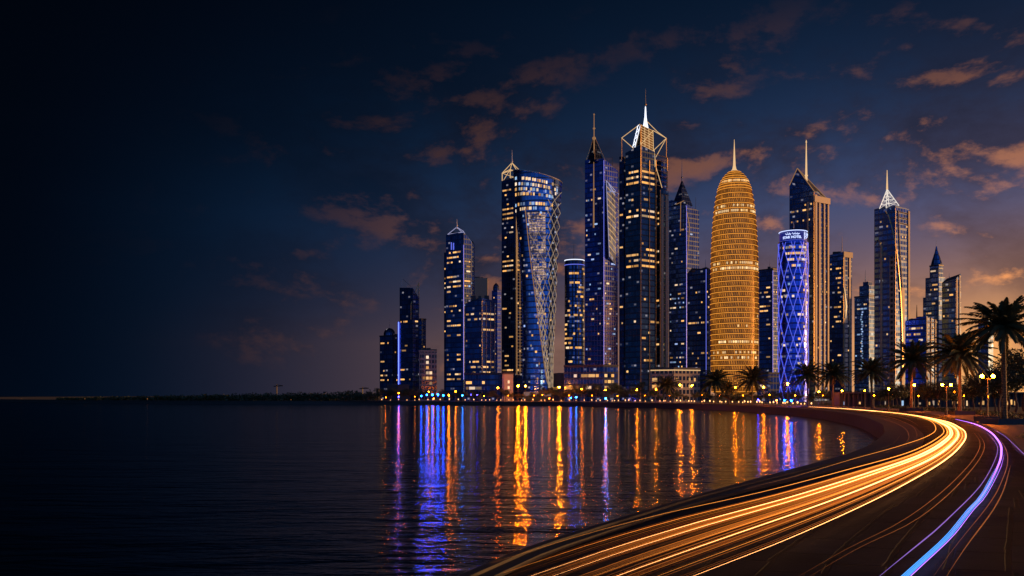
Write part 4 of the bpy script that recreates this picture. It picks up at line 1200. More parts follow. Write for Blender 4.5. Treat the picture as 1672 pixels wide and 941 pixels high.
# ================================================================== STREET LAMPS
M['lamp_glow'] = emit('sodium_lamp', (1, .17, .0022), 560)
M['lamp_glow_near'] = emit('sodium_lamp_near', (1, .17, .0022), 1000)
M['lamp_bright'] = emit('sodium_lamp_bright', (1, .17, .0022), 1300)
M['lamp_garden'] = emit('garden_lamp', (1, .17, .0022), 70)
M['lamp_glow_soft'] = emit('sodium_lamp_soft', (1, .17, .0022), 200)
M['post'] = simple('lamp_post_paint', (.16, .11, .07), .45, .4)
def make_lamp(double, glow, label, loc, H, cat='street lamp', group='sodium street lamps', r=.26):
    t = empty('street_lamp', loc, label, cat, group); b = Vector(loc)
    mb = MB(); mb.tube([b, b + Vector((0, 0, .25)), b + Vector((0, 0, .3)), b + Vector((0, 0, 1.0)), b + Vector((0, 0, 1.05)), b + Vector((0, 0, H - .25))], [.24, .24, .17, .15, .095, .065], 8); mb.build('pole', M['post'], t)
    xs = (-.85, .85) if double else (0,)
    if double:
        mb = MB(); mb.tube([b + Vector((-.85, 0, H - .15)), b + Vector((-.4, 0, H - .38)), b + Vector((0, 0, H - .42)), b + Vector((.4, 0, H - .38)), b + Vector((.85, 0, H - .15))], .04, 6); mb.build('arm', M['post'], t)
    for x in xs:
        c = b + Vector((x, 0, H + (.05 if double else .0)))
        mb = MB(); mb.lathe([(.06, c.z - r - .14), (.14, c.z - r - .04), (.12, c.z - r + .03)], (c.x, c.y), 8); h = mb.build('lamp_head', M['post'], t)
        mb = MB(); mb.lathe([(r * math.cos(a), c.z + r * math.sin(a)) for a in (-1.2, -.7, -.2, .3, .8, 1.25)], (c.x, c.y), 10); mb.build('globe', glow, h, True)
        mb = MB(); mb.lathe([(r * .5, c.z + r * .9), (r * .42, c.z + r * 1.15), (.02, c.z + r * 1.4)], (c.x, c.y), 8); mb.build('cap', M['post'], h)
    return t
lamps = [ # px, top py, base py, double, bright, radius, label
    (1612.5, 615, 688, True, 1, .26, 'double headed street lamp nearest the biggest palm'),
    (1545.5, 629, 678, True, 1, .24, 'double headed street lamp left of the second biggest palm'),
    (1493, 629, 671.5, False, 1, .26, 'street lamp just right of the third palm trunk'),
    (1451, 635, 669, False, 1, .26, 'street lamp between the mid sized palm and the third palm'),
    (1412, 638, 665.2, False, 0, .24, 'dimmer street lamp left of the mid sized palm'),
    (1375, 638.5, 664.6, False, 1, .26, 'street lamp right of the palm below the slant gable tower'),
    (1337, 640, 663.8, False, 1, .28, 'street lamp between the two palms right of the lattice hotel'),
    (1286, 627, 663.2, False, 1, .42, 'tall bright street lamp at the foot of the lattice hotel'),
    (1247, 632.5, 662.2, False, 1, .32, 'street lamp right of the golden tower right foot palm'),
    (1200.5, 632.5, 661.3, False, 1, .32, 'street lamp below the middle of the golden tower'),
    (1130, 629.5, 660.3, False, 1, .38, 'right one of the two street lamps below the stone pavilion'),
    (1110, 629, 660.1, False, 1, .38, 'left one of the two street lamps below the stone pavilion'),
    (1071, 636, 659.7, False, 1, .30, 'street lamp right of the tallest tower foot'),
    (1040, 637, 659.4, False, 1, .30, 'street lamp below the middle of the tallest tower'),
    (988.5, 637, 658.9, False, 0, .34, 'dim street lamp in front of the waterfront office, right of its twin'),
    (950, 635.5, 658.5, False, 0, .36, 'dim street lamp in front of the waterfront office left half'),
    (913, 632.5, 658.2, False, 1, .48, 'bright street lamp right of the twisted tower foot'),
    (858, 630.5, 657.8, False, 1, .50, 'right lamp of the bright pair below the twisted tower'),
    (846, 630.5, 657.8, False, 1, .50, 'left lamp of the bright pair below the twisted tower'),
    (813, 633.5, 657.6, False, 0, .50, 'street lamp left of the white house'),
    (744, 639.5, 657.3, False, 0, .34, 'street lamp below the pitched roof tower'),
    (700, 640, 657.1, False, 0, .30, 'street lamp below the small office block'),
    (651, 642, 657, False, 0, .30, 'street lamp below the raked crown tower, leftmost of the lamps')]
lamp_pts = []
for px, ty, by, dbl, br, rr, lab in lamps:
    b = land(px, by, 19); H = Z_(ty, b.y) - b.z
    make_lamp(dbl, M[('lamp_glow_near' if px > 1440 else 'lamp_bright' if 840 < px < 920 else 'lamp_glow') if br else 'lamp_glow_soft'], lab, b, H, r=rr); lamp_pts.append(b)

# coloured promenade uplights on the far bank (their colours run down the water)
M['glow_blue'] = emit('blue_lantern', (.002, .055, 1), 230)
M['glow_cyan'] = emit('cyan_lantern', (.01, .16, 1), 170)
M['glow_violet'] = emit('violet_lantern', (.04, .03, 1), 45)
M['glow_red'] = emit('red_lantern', (1, .12, .01), 70)
def lantern(px, py, mat, lab, r=.35, by=657.4, group='coloured lanterns on the far bank'):
    b = land(px, by, 2.4); h = max(1.2, Z_(py, b.y) - b.z)
    t = empty('promenade_lantern', b, lab, 'lantern', group)
    mb = MB(); mb.tube([b, b + Vector((0, 0, .3)), b + Vector((0, 0, .32)), b + Vector((0, 0, h - r * 1.1))], [.2, .2, .09, .08], 6); mb.build('post', M['post'], t)
    c = b + Vector((0, 0, h)); mb = MB(); mb.lathe([(r * .5, c.z - r), (r, c.z - r * .4), (r, c.z + r * .5), (r * .6, c.z + r)], (c.x, c.y), 8); mb.build('globe', mat, t, True)
for px, py, mt, r, lab in ((688, 647, 'glow_blue', .34, 'blue lantern under the right edge of the small office block, first of the blue row'),
        (697, 645, 'glow_blue', .42, 'blue lantern just left of the street lamp below the small office block'),
        (706, 645, 'glow_blue', .46, 'blue lantern under the small office block, just right of a street lamp'),
        (715, 645, 'glow_blue', .46, 'blue lantern under the gap right of the small office block'),
        (724, 646, 'glow_blue', .40, 'blue lantern under the left edge of the pitched roof tower'),
        (733, 646, 'lamp_glow_soft', .40, 'low orange lantern under the pitched roof tower'),
        (651, 648, 'glow_violet', .42, 'violet lantern beneath the blue edge light of the raked crown tower'),
        (755, 646, 'glow_cyan', .30, 'cyan lantern under the right half of the pitched roof tower'),
        (769, 645, 'glow_violet', .22, 'violet lantern under the corner office tower'),
        (779, 645, 'glow_violet', .24, 'violet lantern left of the dark shore block lamps'),
        (932, 650, 'glow_blue', .26, 'blue lantern in front of the waterfront office left edge'),
        (941, 649, 'glow_cyan', .26, 'cyan lantern left of the dim lamp at the waterfront office'),
        (989, 651, 'glow_cyan', .36, 'cyan lantern beneath the dim lamp at the waterfront office right half'),
        (897, 651, 'glow_red', .25, 'red lantern left of the bright lamp at the twisted tower'),
        (708, 651, 'glow_red', .3, 'red lantern below the small office block'),
        (1238, 653, 'glow_violet', .26, 'violet lantern left of the lamp at the golden tower right foot'),
        (1268, 654, 'glow_red', .24, 'red lantern left of the tall lamp at the lattice hotel'),
        (1281, 654, 'glow_blue', .24, 'blue lantern beneath the lattice hotel left edge'),
        (1292, 654.5, 'glow_blue', .30, 'blue lantern beneath the lattice hotel middle')):
    lantern(px, py, M[mt], lab, r, by=657.4 if px < 800 else (658.6 if px < 1000 else (662.4 if px < 1260 else 663.4)))

# garden lamps among the trees
GL = [(1660, 640, 670), (1632, 648, 672), (1590, 646, 670), (1574, 640, 669), (1528, 643, 668), (1512, 647, 667), (1470, 645, 666.5), (1438, 646, 665.6), (1398, 645, 664.2), (1352, 646, 663),
      (1305, 646, 662.6), (1262, 645, 661.8), (1218, 646, 661), (1180, 646, 660.7), (1150, 645, 660.4), (1096, 646, 659.9), (1055, 646, 659.5), (1010, 646.5, 659.1), (968, 646, 658.7), (930, 646, 658.4), (886, 645, 658.2), (872, 646, 658), (830, 646, 657.8), (790, 647, 657.6), (676, 648, 657.2), (628, 649, 657)]
for px, ty, by in GL:
    b = land(px, by, 30); make_lamp(False, M['lamp_garden'], 'low orange garden lamp among the trees behind the promenade', b + Vector((0, 5, 0)), max(2.6, Z_(ty, b.y) - b.z), 'garden lamp', 'low garden lamps among the trees', .22)

# low bollard lights along the far promenade
M['bollard_glow'] = emit('bollard_light', (1, .46, .15), 4.0, False)
M['bollard_dim'] = emit('bollard_light_dim', (1, .34, .07), .28, False)
def make_bollard(name, loc, glow, lab, grp):
    b = Vector(loc); t = empty(name, b, lab, 'bollard light', grp)
    mb = MB(); mb.tube([b, b + Vector((0, 0, .75))], [.12, .10], 6); mb.build('post', M['post'], t)
    mb = MB(); mb.lathe([(.10, b.z + .75), (.21, b.z + .85), (.21, b.z + 1.25), (.05, b.z + 1.4)], (b.x, b.y), 8); mb.build('lens', glow, t, True); remember(t); return t
ks = [p for p in offset(kerb, 3.0) if p.y > 300]
pb = None; acc = 0.0; r_ = random.Random(21); last = ks[0]; nb = 0
for p in ks:
    acc += (p - last).length; last = p
    if p.x > 165 or CX + p.x / p.y * F < 615: continue
    gap = 2.6 if p.x > 20 else 3.6
    if acc > gap * r_.uniform(.5, 1.7):
        acc = 0; loc = (p.x + r_.uniform(-.5, .5), p.y + r_.uniform(-1, 4), .12); nb += 1
        if nb > 150: break
        if pb is None: pb = make_bollard('bollard_light', loc, M['bollard_glow'], 'low pale bollard light in the bright row along the promenade under the towers', 'bollard lights under the towers')
        else: dup(pb, loc, 0, r_.uniform(.7, 1.25))
pb2 = None
fs = offset([p for p in shore if p.y > 560], 4); acc = 0; last = fs[0]; nb = 0
for p in fs:
    acc += (p - last).length; last = p
    if acc > r_.uniform(90, 420) and p.x > -1100:
        acc = 0; loc = (p.x, p.y + r_.uniform(0, 6), .0); nb += 1
        if nb > 70: break
        if pb2 is None: pb2 = make_bollard('bollard_light', loc, M['bollard_dim'], 'faint orange bollard light on the dark far shore left of the skyline', 'faint lights on the far shore')
        else: dup(pb2, loc, 0, r_.uniform(.8, 1.6))

# ================================================================== TREES
t_protos = [make_tree(70 + i, (0, -80 - 12 * i, 0), 'x', 'tree', None, 8.5, 3.6) for i in range(4)]
used_proto = [False] * 4
r_ = random.Random(33)
def put_tree(px, py, top, lab, group, i=None, z=.1):
    p = land(px, py, 24 + 4 * r_.randrange(5), z); H = Z_(top, p.y) - p.z; k = r_.randrange(4) if i is None else i
    sc = max(.35, H / 8.6); loc = (p.x, p.y, z)
    if not used_proto[k]:
        used_proto[k] = True; o = t_protos[k]; o.location = loc; o.scale = (sc,) * 3; o['label'] = lab; o['group'] = group
    else: dup(t_protos[k], loc, r_.uniform(0, 6.28), sc, lab, group)
def trees_between(px0, px1, n, pyr, topr, lab, group):
    for k in range(n):
        put_tree(px0 + (px1 - px0) * (k + .5) / n + r_.uniform(-3, 3), r_.uniform(*pyr), r_.uniform(*topr), lab, group)
trees_between(1640, 1700, 5, (668, 674), (548, 590), 'tall dark tree of the clump behind the biggest palm', 'tall trees behind the biggest palm')
trees_between(1585, 1640, 5, (669, 675), (596, 618), 'lamp lit tree behind the rightmost double lamp', 'trees behind the rightmost double lamp')
trees_between(1505, 1585, 7, (666, 670), (612, 634), 'lamp lit tree between the second and third palm', 'trees between the second and third palm')
trees_between(1430, 1505, 8, (664, 667), (622, 640), 'tree behind the lamps left of the third palm', 'trees left of the third palm')
trees_between(1335, 1430, 10, (661.4, 663), (634, 645), 'low round tree on the shore under the flat topped and stepped towers', 'trees under the flat topped tower')
trees_between(1235, 1335, 9, (660.4, 662), (636, 647), 'low round tree on the shore around the lattice hotel foot', 'trees around the lattice hotel')
trees_between(1060, 1235, 13, (659.4, 660.6), (634, 646), 'low round tree on the shore under the golden tower and pavilion', 'trees under the golden tower')
trees_between(925, 1060, 12, (658.6, 659.2), (620, 641), 'dark round tree on the shore before the waterfront office and tallest tower', 'trees before the waterfront office')
trees_between(862, 925, 5, (658.2, 658.6), (628, 640), 'dark tree at the foot of the twisted tower', 'trees at the twisted tower foot')
trees_between(700, 860, 16, (657.4, 657.9), (630, 645), 'dark round tree on the shore left of the twisted tower', 'trees left of the twisted tower')
trees_between(600, 700, 11, (657, 657.4), (630, 644), 'dark round tree on the shore under the leftmost towers', 'trees under the leftmost towers')
# unseen trees added past the right edge to block the low sunset glow
row = [p for p in offset(kerb, 11) if -14 < p.y < 100 and (p.y < 1 or CX + p.x / p.y * F > 1760)]
for k, p in enumerate(row[::3]):
    i = k % 4; q = p + Vector((r_.uniform(0, 6), r_.uniform(-1, 1), 0)); dup(t_protos[i], (q.x, q.y, .1), r_.uniform(0, 6.28), r_.uniform(1.2, 1.6), 'unseen dark tree added past the right edge to block the sunset glow', 'unseen trees added to block the sunset glow')
# far-off wooded shore: reads as one mass
mb = MB(); r_ = random.Random(44)
for k in range(230):
    px = 95 + 520 * (k + r_.random()) / 230; f = (px - 95) / 520
    base = fs[min(range(len(fs)), key=lambda i: abs(CX + fs[i].x / fs[i].y * F - px))]
    top = 652.5 - (3 + 12 * f) * r_.uniform(.5, 1.1); Yd = base.y + r_.uniform(14, 60); c = Vector((X_(px, Yd), Yd, 0)); h = max(2.0, Z_(top, Yd))
    leaf_cloud(mb, r_, c + Vector((0, 0, h * .5)), (h * .9, 4, h * .52), 70, .9)
tag(mb.build('far_woodland', M['leaf']), 'dark wooded far shore running left from the skyline to the horizon', 'woodland', kind='stuff')
for px, top, w, lab in ((617, 637, 5, 'tiny dark block on the far shore nearest the domed tower'), (566, 641, 2.4, 'tiny dark slab above the far shore trees'), (530, 642, 2, 'tiny dark slab on the far shore, left of the other slab')):
    Yd = 900; t = empty('far_block', (X_(px, Yd), Yd, 0), lab, 'building')
    A, C, B, D = block(t, 'wall', M['concrete'], px - w / 2, px, px + w / 2, Yd, top, z0=0); clutter(t, px - 1, px + 1, top, Yd, 1, 2)
for px, top in ((452, 628), (592, 632)):
    Yd = 950; t = empty('crane', (X_(px, Yd), Yd, 0), 'thin dark tower crane on the far shore, %s' % ('far left one' if px < 500 else 'nearer the domed tower'), 'crane')
    mb = MB(); mb.tube([(X_(px, Yd), Yd, 0), W(px, top, Yd)], [.8, .6], 4); mb.build('tower', M['dark_metal'], t)
    mb = MB(); mb.tube([W(px - 5, top + 3, Yd), W(px + 10, top + 2, Yd)], .5, 4); mb.tube([W(px, top, Yd), W(px + 9, top + 2, Yd)], .2, 3); mb.build('jib', M['dark_metal'], t)

# clipped hedges behind the promenade
def hedge(P, lab, wd=1.6, h=.9):
    r = random.Random(int(P[0].x)); mb = MB()
    for a, b in zip(P, P[1:]):
        n = max(1, int((b - a).length / .5))
        for i in range(n):
            c = a.lerp(b, i / n) + Vector((0, 0, .12 + h * .5))
            for k in range(16):
                p = c + Vector((r.uniform(-.5, .5), r.uniform(-wd / 2, wd / 2), r.uniform(-.5, .5) * h)); d1 = Vector((r.gauss(0, 1), r.gauss(0, 1), r.gauss(0, 1))).normalized(); d2 = d1.cross(Vector((r.gauss(0, 1), r.gauss(0, 1), 1))).normalized()
                mb.face([p - d1 * .16, p + d2 * .10, p + d1 * .16, p - d2 * .10])
    return tag(mb.build('hedge', M['leaf']), lab, 'hedge')
def koff(y0, y1, d): return [p for p in offset(kerb, d) if y0 <= p.y <= y1][::2]
hedge([G(px, py) for px, py in ((1578, 675), (1610, 680), (1655, 684), (1700, 688))], 'low dark clipped hedge behind the biggest palm and rightmost lamp', 3.0)
hedge([G(px, py) for px, py in ((1500, 670.5), (1535, 673), (1562, 675.5))], 'low dark clipped hedge between the second and third palms', 3.0)
hedge([G(px, py) for px, py in ((1432, 666.2), (1460, 667.5), (1484, 669))], 'low dark clipped hedge left of the third palm', 3.0)
hedge([G(px, py) for px, py in ((1340, 662.6), (1380, 664), (1420, 665))], 'low dark clipped hedge under the palms beside the slant gable tower', 3.0)
mb = MB()
gp_ = [G(px, py, .13) for px, py in ((1655, 715), (1690, 722), (1740, 760), (1800, 740), (1740, 700), (1690, 698))]
mb.face(gp_[::1] if True else gp_); g_ = random.Random(3)
blades = MB()
def inpoly(x, y, P):
    c = False
    for i in range(len(P)):
        a, b = P[i], P[i - 1]
        if (a.y > y) != (b.y > y) and x < (b.x - a.x) * (y - a.y) / (b.y - a.y) + a.x: c = not c
    return c
bx0, bx1 = min(p.x for p in gp_), max(p.x for p in gp_); by0, by1 = min(p.y for p in gp_), max(p.y for p in gp_)
for k in range(9000):
    x, y = g_.uniform(bx0, bx1), g_.uniform(by0, by1)
    if not inpoly(x, y, gp_): continue
    a = g_.uniform(0, 6.28); w = .02; h = g_.uniform(.10, .28); dx, dy = math.cos(a) * w, math.sin(a) * w
    blades.face([(x - dx, y - dy, .12), (x + dx, y + dy, .12), (x + dy * 3, y - dx * 3, .12 + h)])
for f in mb.f: blades.face([mb.v[i] for i in f])
tag(blades.build('grass', M['leaf']), 'dark grass patch on the bend right of the biggest palm', 'grass', kind='stuff')

# colonnade behind the trees at the right
Yc = 300
t = empty('colonnade', (X_(1540, Yc), Yc, 0), 'long low dark colonnade with small lit doorways behind the trees at the right', 'building')
mb = MB(); xa, xb = X_(1375, Yc), X_(1720, Yc)
mb.box(((xa + xb) / 2, Yc + 6, 2.6), (xb - xa, 8, 5.2)); mb.build('wall', M['concrete'], t)
mb = MB(); mb.box(((xa + xb) / 2, Yc + .2, 4.9), (xb - xa + 1, 4, .5)); mb.build('canopy', M['concrete'], t)
r_ = random.Random(12); k = 0; px = 1378
while px < 1718:
    mb = MB(); mb.box((X_(px, Yc), Yc - .9, 2.3), (.35, .35, 4.7)); mb.build('pillar', M['concrete'], t)
    if r_.random() < .5:
        o = bpy.data.objects.new('window', WM[r_.choice(('warm', 'warm', 'warm', 'pale', 'cool'))]); COL.objects.link(o); o.parent = t
        o.location = Vector((X_(px + r_.uniform(2, 5), Yc), Yc + 2, r_.uniform(1.2, 1.7))) - OFF[t.name]; o.scale = (r_.uniform(.3, .8), .3, r_.uniform(.6, 2.0))
    px += r_.uniform(5, 9)

# ================================================================== LIGHT STREAKS OVER THE ROAD
A_ = [(800, 920), (862, 901), (930, 880), (1074, 841), (1246, 803), (1379, 768.3), (1486, 738), (1530, 716), (1541, 703), (1528, 690), (1498, 680.5), (1450, 673.5), (1380, 667.6), (1320, 664.2)]
B_ = [(940, 1018), (1030, 981), (1131, 941), (1275, 885), (1395, 832), (1475, 792), (1538, 755), (1566, 731), (1577, 712), (1568, 699), (1535, 686), (1468, 675.2), (1386, 668.1), (1322, 664.5)]
def streak_path(f, z, wob=0.0):
    ctl = []
    for (ax, ay), (bx, by) in zip(A_, B_):
        px, py = ax + (bx - ax) * f, ay + (by - ay) * f; ctl.append(G(px, py, z))
    return catmull(ctl, 2.0)
def streak(name, P, rad, mat, lab, grp=None, t0=0.0, t1=1.0, fade=.25, cat='light trail'):
    n = 150; Q = resample(P, n); i0, i1 = int(t0 * (n - 1)), int(t1 * (n - 1)); Q = Q[i0:i1 + 1]
    k = len(Q); rr = []
    for i in range(k):
        f = i / (k - 1); rr.append(rad * min(1, .012 + (f / fade) ** 1.45) * min(1, .15 + (1 - f) / .3))
    mb = MB(); mb.tube(Q, rr, 6); return tag(mb.build(name, mat, None, True), lab, cat, grp)
M['tr_hot'] = emit('trail_hot', (1, .40, .12), 5.5)
M['tr_gold'] = emit('trail_gold', (1, .31, .04), 1.9)
M['tr_amber'] = emit('trail_amber', (1, .21, .014), 1.15)
M['tr_deep'] = emit('trail_deep', (1, .16, .008), .6)
M['tr_dim2'] = emit('trail_and_glow_faint', (1, .22, .015), .30, False)
M['tr_glow_fill'] = emit('glow_fill_ember', (1, .26, .02), .55, False)
M['tr_dim'] = emit('trail_dim', (1, .22, .02), .22, False)
spec = [(0.00, .035, 'tr_gold', 'thin gold light trail on the water side edge of the orange bundle'),
        (.16, .04, 'tr_gold', 'second gold light trail from the water side edge'),
        (.30, .062, 'tr_hot', 'white hot orange light trail in the water side half of the bundle'),
        (.39, .05, 'tr_hot', 'white hot orange light trail next to the broad glowing band'),
        (.56, .05, 'tr_gold', 'gold light trail just past the middle of the orange bundle'),
        (.66, .075, 'tr_hot', 'brightest and thickest orange light trail of the bundle'),
        (.84, .04, 'tr_gold', 'gold light trail inside the outermost one on the land side'),
        (1.0, .045, 'tr_hot', 'outermost pale light trail on the land side of the orange bundle')]
r_ = random.Random(77)
for f, rad, mt, lab in spec:
    streak('light_trail_or_glow', streak_path(f, .30), rad, M[mt], lab, 'bright orange light trails', t0=0, fade=.2)
AMB = ['tr_amber', 'tr_amber', 'tr_deep', 'tr_deep', 'tr_dim2']
for k in range(52):
    f = min(1, max(0, r_.choice((r_.gauss(.35, .06), r_.gauss(.35, .08), r_.gauss(.64, .06), r_.uniform(.05, .98)))))
    streak('light_trail_or_glow', streak_path(f, r_.uniform(.12, .24)), r_.choice((.012, .016, .022, .03, .045)), M[r_.choice(AMB)], 'thin deep amber light trail between the bright orange ones', 'thin amber light trails', t0=r_.choice((r_.uniform(0, .02), r_.uniform(0, .08))), t1=r_.uniform(.9, 1), fade=.17)
for k in range(46):  # fill strands added to imitate the soft orange glow between the trails
    f = min(1, max(0, r_.choice((r_.gauss(.45, .13), r_.gauss(.64, .12), r_.uniform(.15, .97)))))
    streak('light_trail_or_glow', streak_path(f, r_.uniform(.06, .10)), r_.choice((.02, .03, .045, .06)), M[r_.choice(('tr_dim2', 'tr_dim2', 'tr_glow_fill'))], 'dim ember coloured strand added low between the trails as painted road glow', 'dim ember glow strands', t0=r_.choice((0, 0, r_.uniform(0, .05))), t1=r_.uniform(.85, 1), fade=.13)
def px_path(L, z): return catmull([G(px, py, z) for px, py in L], 1.5)
streak('light_trail_or_glow', px_path([(1215, 799), (1304, 776), (1395, 749), (1470, 728), (1515, 712), (1528, 700), (1518, 687), (1490, 678)], .25), .035, M['tr_gold'], 'lone gold light trail nearest the sea wall', fade=.5)
for L, lab in (([(1230, 985), (1376, 900), (1482, 845), (1555, 788), (1593, 745), (1600, 722), (1590, 706)], 'faint orange light trail between the orange bundle and the purple trail'),
               ([(1250, 985), (1398, 897), (1500, 846), (1566, 790), (1602, 745), (1607, 724), (1597, 708)], 'faint orange light trail beside its twin, nearer the purple trail'),
               ([(1490, 990), (1557, 896), (1613, 826), (1633, 792), (1645, 757), (1643, 735), (1632, 716)], 'faint orange light trail on the land side of the purple trail'),
               ([(1515, 990), (1575, 896), (1622, 832), (1640, 796), (1650, 760)], 'faintest orange light trail at the far right of the road')):
    streak('light_trail_or_glow', px_path(L, .12), .018, M['tr_dim'], lab, fade=.3)
for k, L in enumerate(([(1398, 676.5), (1440, 684), (1472, 696), (1484, 712), (1470, 735)], [(1380, 672), (1440, 679), (1482, 692), (1497, 708), (1490, 722)], [(1376, 670), (1430, 675), (1475, 683), (1500, 695)])):
    streak('light_trail_or_glow', px_path(L, .1), .02, M['tr_dim'], ('faint short light trail nearest the sea wall on the bend', 'faint short light trail on the bend, middle of three', 'faint short light trail on the bend, nearest the bright bundle')[k], fade=.3)
M['tr_violet'] = emit('trail_violet', (.45, .16, 1), 2.4)
M['tr_cyan'] = emit('trail_cyan', (.06, .34, 1), 1.5)
M['tr_violet_dim'] = emit('trail_and_kerb_glow_violet_dim', (.30, .16, .8), .7)
main = [(1436, 985), (1478, 941), (1521, 902), (1553, 871), (1584, 832), (1606, 807), (1629, 764), (1635.5, 741), (1632, 722), (1615, 704), (1590, 692), (1560, 684.5)]
def shifted(L, d): return [(x + d * (1 + (y - 690) / 150), y) for x, y in L]
streak('light_trail_or_glow', px_path(main[3:], .22), .05, M['tr_violet'], 'bright violet light trail on the bend at the right', fade=.35)
streak('light_trail_or_glow', px_path(shifted(main[3:], -1.2), .2), .03, M['tr_violet'], 'thin violet light trail hugging the bright violet one', fade=.35)
for d, q in ((-2.2, 0), (-.8, 1), (.5, 2), (1.7, 3)):
    streak('light_trail_or_glow', px_path(shifted(main[:7], d), .2), .0105, M['tr_cyan'], ('cyan light trail nearest the road middle', 'second cyan light trail from the road middle', 'third cyan light trail from the road middle', 'outermost cyan light trail')[q] + ' in the bottom right corner', fade=.06)
streak('light_trail_or_glow', px_path(shifted(main[:8], 3.2), .2), .008, M['tr_violet'], 'thin violet light trail along the outer side of the cyan ones', fade=.06)
streak('light_trail_or_glow', px_path([(1390, 985), (1436, 941), (1491, 896), (1546, 849), (1606, 786), (1628, 741), (1626, 724), (1612, 707)], .2), .016, M['tr_violet_dim'], 'dim thin violet light trail on the inner side of the bright violet one', fade=.1)
streak('light_trail_or_glow', px_path([(1622, 702), (1640, 712), (1672, 742), (1700, 775)], .18), .02, M['tr_violet_dim'], 'dim violet glowing line painting the lit kerb edge at the far right', fade=.1)  # glowing tube added for the violet light falling on the kerb edge
# ================================================================== SKY, SUN, CAMERA
world = bpy.data.worlds.new('World'); scene.world = world; world.use_nodes = True
t = NT(world.node_tree); t.n.clear()
out = t.add('ShaderNodeOutputWorld'); bg = t.add('ShaderNodeBackground'); t.l.new(bg.outputs[0], out.inputs[0])
SUN_AZ, SUN_EL = math.radians(84), math.radians(1.6)               # azimuth from +Y towards +X
d = t.vm('NORMALIZE', t.add('ShaderNodeTexCoord').outputs['Generated'])
x, y, z = t.sep(d)
hl = t.m('MAXIMUM', t.m('SQRT', t.m('ADD', t.m('MULTIPLY', x, x), t.m('MULTIPLY', y, y))), 1e-4)
ca = t.m('DIVIDE', t.m('ADD', t.m('MULTIPLY', x, math.sin(math.radians(58))), t.m('MULTIPLY', y, math.cos(math.radians(58)))), hl)
c = t.m('MAXIMUM', ca, 0.0)
zp = t.m('MAXIMUM', z, 0.0)
def expz(k): return t.m('POWER', 2.71828, t.m('MULTIPLY', zp, -k))
# dusk dome: blue that fades upward and away from the afterglow
blue_a = t.m('ADD', t.m('MULTIPLY', t.m('POWER', t.m('MINIMUM', c, .78), 1.7), t.m('MULTIPLY', t.m('POWER', 2.71828, t.m('MULTIPLY', t.m('MAXIMUM', zp, .2), -8.8)), 1.45)), t.m('MULTIPLY', expz(2.0), .008))
blue_a = t.m('MULTIPLY', blue_a, t.m('SUBTRACT', 1.0, t.m('MULTIPLY', t.m('MULTIPLY', t.m('MULTIPLY', c, c), .95), t.sm(z, .24, .03))))
blue = t.vm('SCALE', (.07, .34, 1.0), blue_a)
warm_a = t.m('MULTIPLY', t.m('POWER', c, 3.6), t.m('MULTIPLY', t.m('POWER', 2.71828, t.m('MULTIPLY', t.m('MAXIMUM', zp, .06), -18.0)), 4.6))
warm = t.vm('SCALE', (1.0, .43, .095), warm_a)
back = t.m('MULTIPLY', t.sm(t.m('MULTIPLY', y, -1.0), -.05, .75), t.m('MULTIPLY', expz(1.2), t.m('MULTIPLY_ADD', x, .2, .52)))
anti = t.vm('SCALE', (.12, .35, .95), back)
sky = t.vm('ADD', t.vm('ADD', blue, warm), anti)
# broken clouds, far enough to keep their puffed shape
p = t.vm('ADD', t.comb(t.m('MULTIPLY', x, 5.2), t.m('MULTIPLY', y, 5.2), t.m('MULTIPLY', z, 9.5)), CLOUD_OFF)
def dens(v):
    a = t.noise(v, 1.0, 12, .60, .15); b = t.noise(v, .42, 2, .5)
    return t.m('ADD', t.m('MULTIPLY', a, .70), t.m('MULTIPLY', b, .36))
n0 = dens(p); n1 = dens(t.vm('ADD', p, (.05, .0, -.16)))
nb = t.m('ADD', n0, t.m('MULTIPLY', t.m('MULTIPLY', c, c), t.m('MULTIPLY', t.sm(z, .32, .12), .05)))
mask = t.sm(nb, .485, .64)
mask = t.m('MULTIPLY', mask, t.m('MULTIPLY', t.sm(z, .0, .05), t.sm(z, .43, .25)))
edge = t.m('MULTIPLY', t.sm(t.m('SUBTRACT', n0, n1), .012, .075), 1.0)
thin = t.sm(n0, .70, .56)
lit = t.m('MULTIPLY', t.m('ADD', t.m('MULTIPLY', edge, .95), t.m('MULTIPLY', thin, .05)), t.m('MULTIPLY', t.m('POWER', c, 2.3), t.m('MULTIPLY_ADD', expz(7.0), 2.3, .045)))
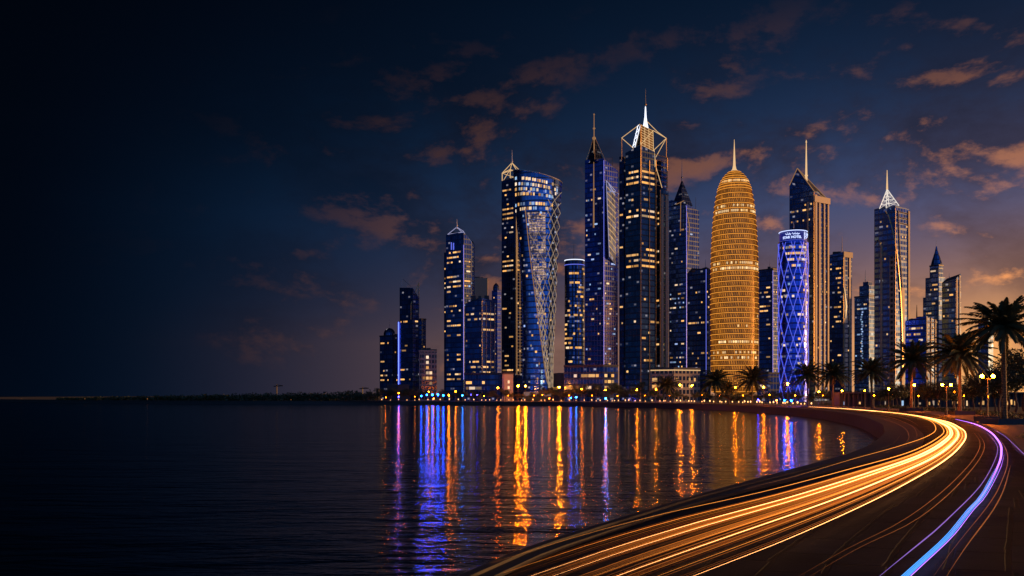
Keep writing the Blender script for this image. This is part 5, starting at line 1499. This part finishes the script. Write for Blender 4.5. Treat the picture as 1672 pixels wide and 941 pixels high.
ccol = t.vm('ADD', t.vm('SCALE', (1.0, .34, .06), lit), t.vm('ADD', t.vm('SCALE', sky, .42), t.vm('SCALE', (.55, .52, .85), t.m('MULTIPLY', t.m('POWER', c, 3.0), t.m('MULTIPLY', expz(10.0), .12)))))
mask = t.m('MULTIPLY', mask, t.sm(c, .12, .55, .08, 1.0))
sky = t.mix(t.m('MULTIPLY', mask, .88), sky, ccol)
# twilight from the sky model
ns = t.add('ShaderNodeTexSky', sky_type='NISHITA'); ns.sun_disc = False; ns.sun_elevation = math.radians(-3.0); ns.sun_rotation = SUN_AZ
ns.air_density = 1.0; ns.dust_density = 2.0
sky = t.vm('ADD', sky, t.vm('SCALE', ns.outputs[0], .0015))
t.l.new(sky, bg.inputs[0]); bg.inputs[1].default_value = 1.0
sl = bpy.data.lights.new('sun', 'SUN'); sl.energy = 4.0; sl.angle = math.radians(2.0); sl.color = (1, .46, .14)
so = bpy.data.objects.new('sun', sl); COL.objects.link(so)
dv = -Vector((math.sin(SUN_AZ) * math.cos(SUN_EL), math.cos(SUN_AZ) * math.cos(SUN_EL), math.sin(SUN_EL)))
so.rotation_euler = dv.to_track_quat('-Z', 'Y').to_euler(); so.location = (400, 0, 300)
cam = bpy.data.cameras.new('camera'); co = bpy.data.objects.new('camera', cam); COL.objects.link(co)
co.location = (0, 0, CAMZ); co.rotation_euler = (PI / 2, 0, 0)
cam.sensor_width = 36; cam.lens = 36 * F / 1672; cam.shift_y = (HY - 470.5) / 1672; cam.clip_start = .1; cam.clip_end = 30000
scene.camera = co
vs = scene.view_settings; scene.display_settings.display_device = 'sRGB'
vs.view_transform = 'Standard'; vs.look = 'None'; vs.exposure = 0; vs.gamma = 1; vs.use_curve_mapping = False
cy = scene.cycles; cy.use_denoising = True
try: cy.denoiser = 'OPENIMAGEDENOISE'; cy.denoising_input_passes = 'RGB_ALBEDO_NORMAL'
except Exception: pass
cy.max_bounces = 6; cy.diffuse_bounces = 2; cy.glossy_bounces = 4; cy.transmission_bounces = 2; cy.sample_clamp_indirect = 6; cy.use_light_tree = True
cy.caustics_reflective = False; cy.caustics_refractive = False; cy.use_adaptive_sampling = False
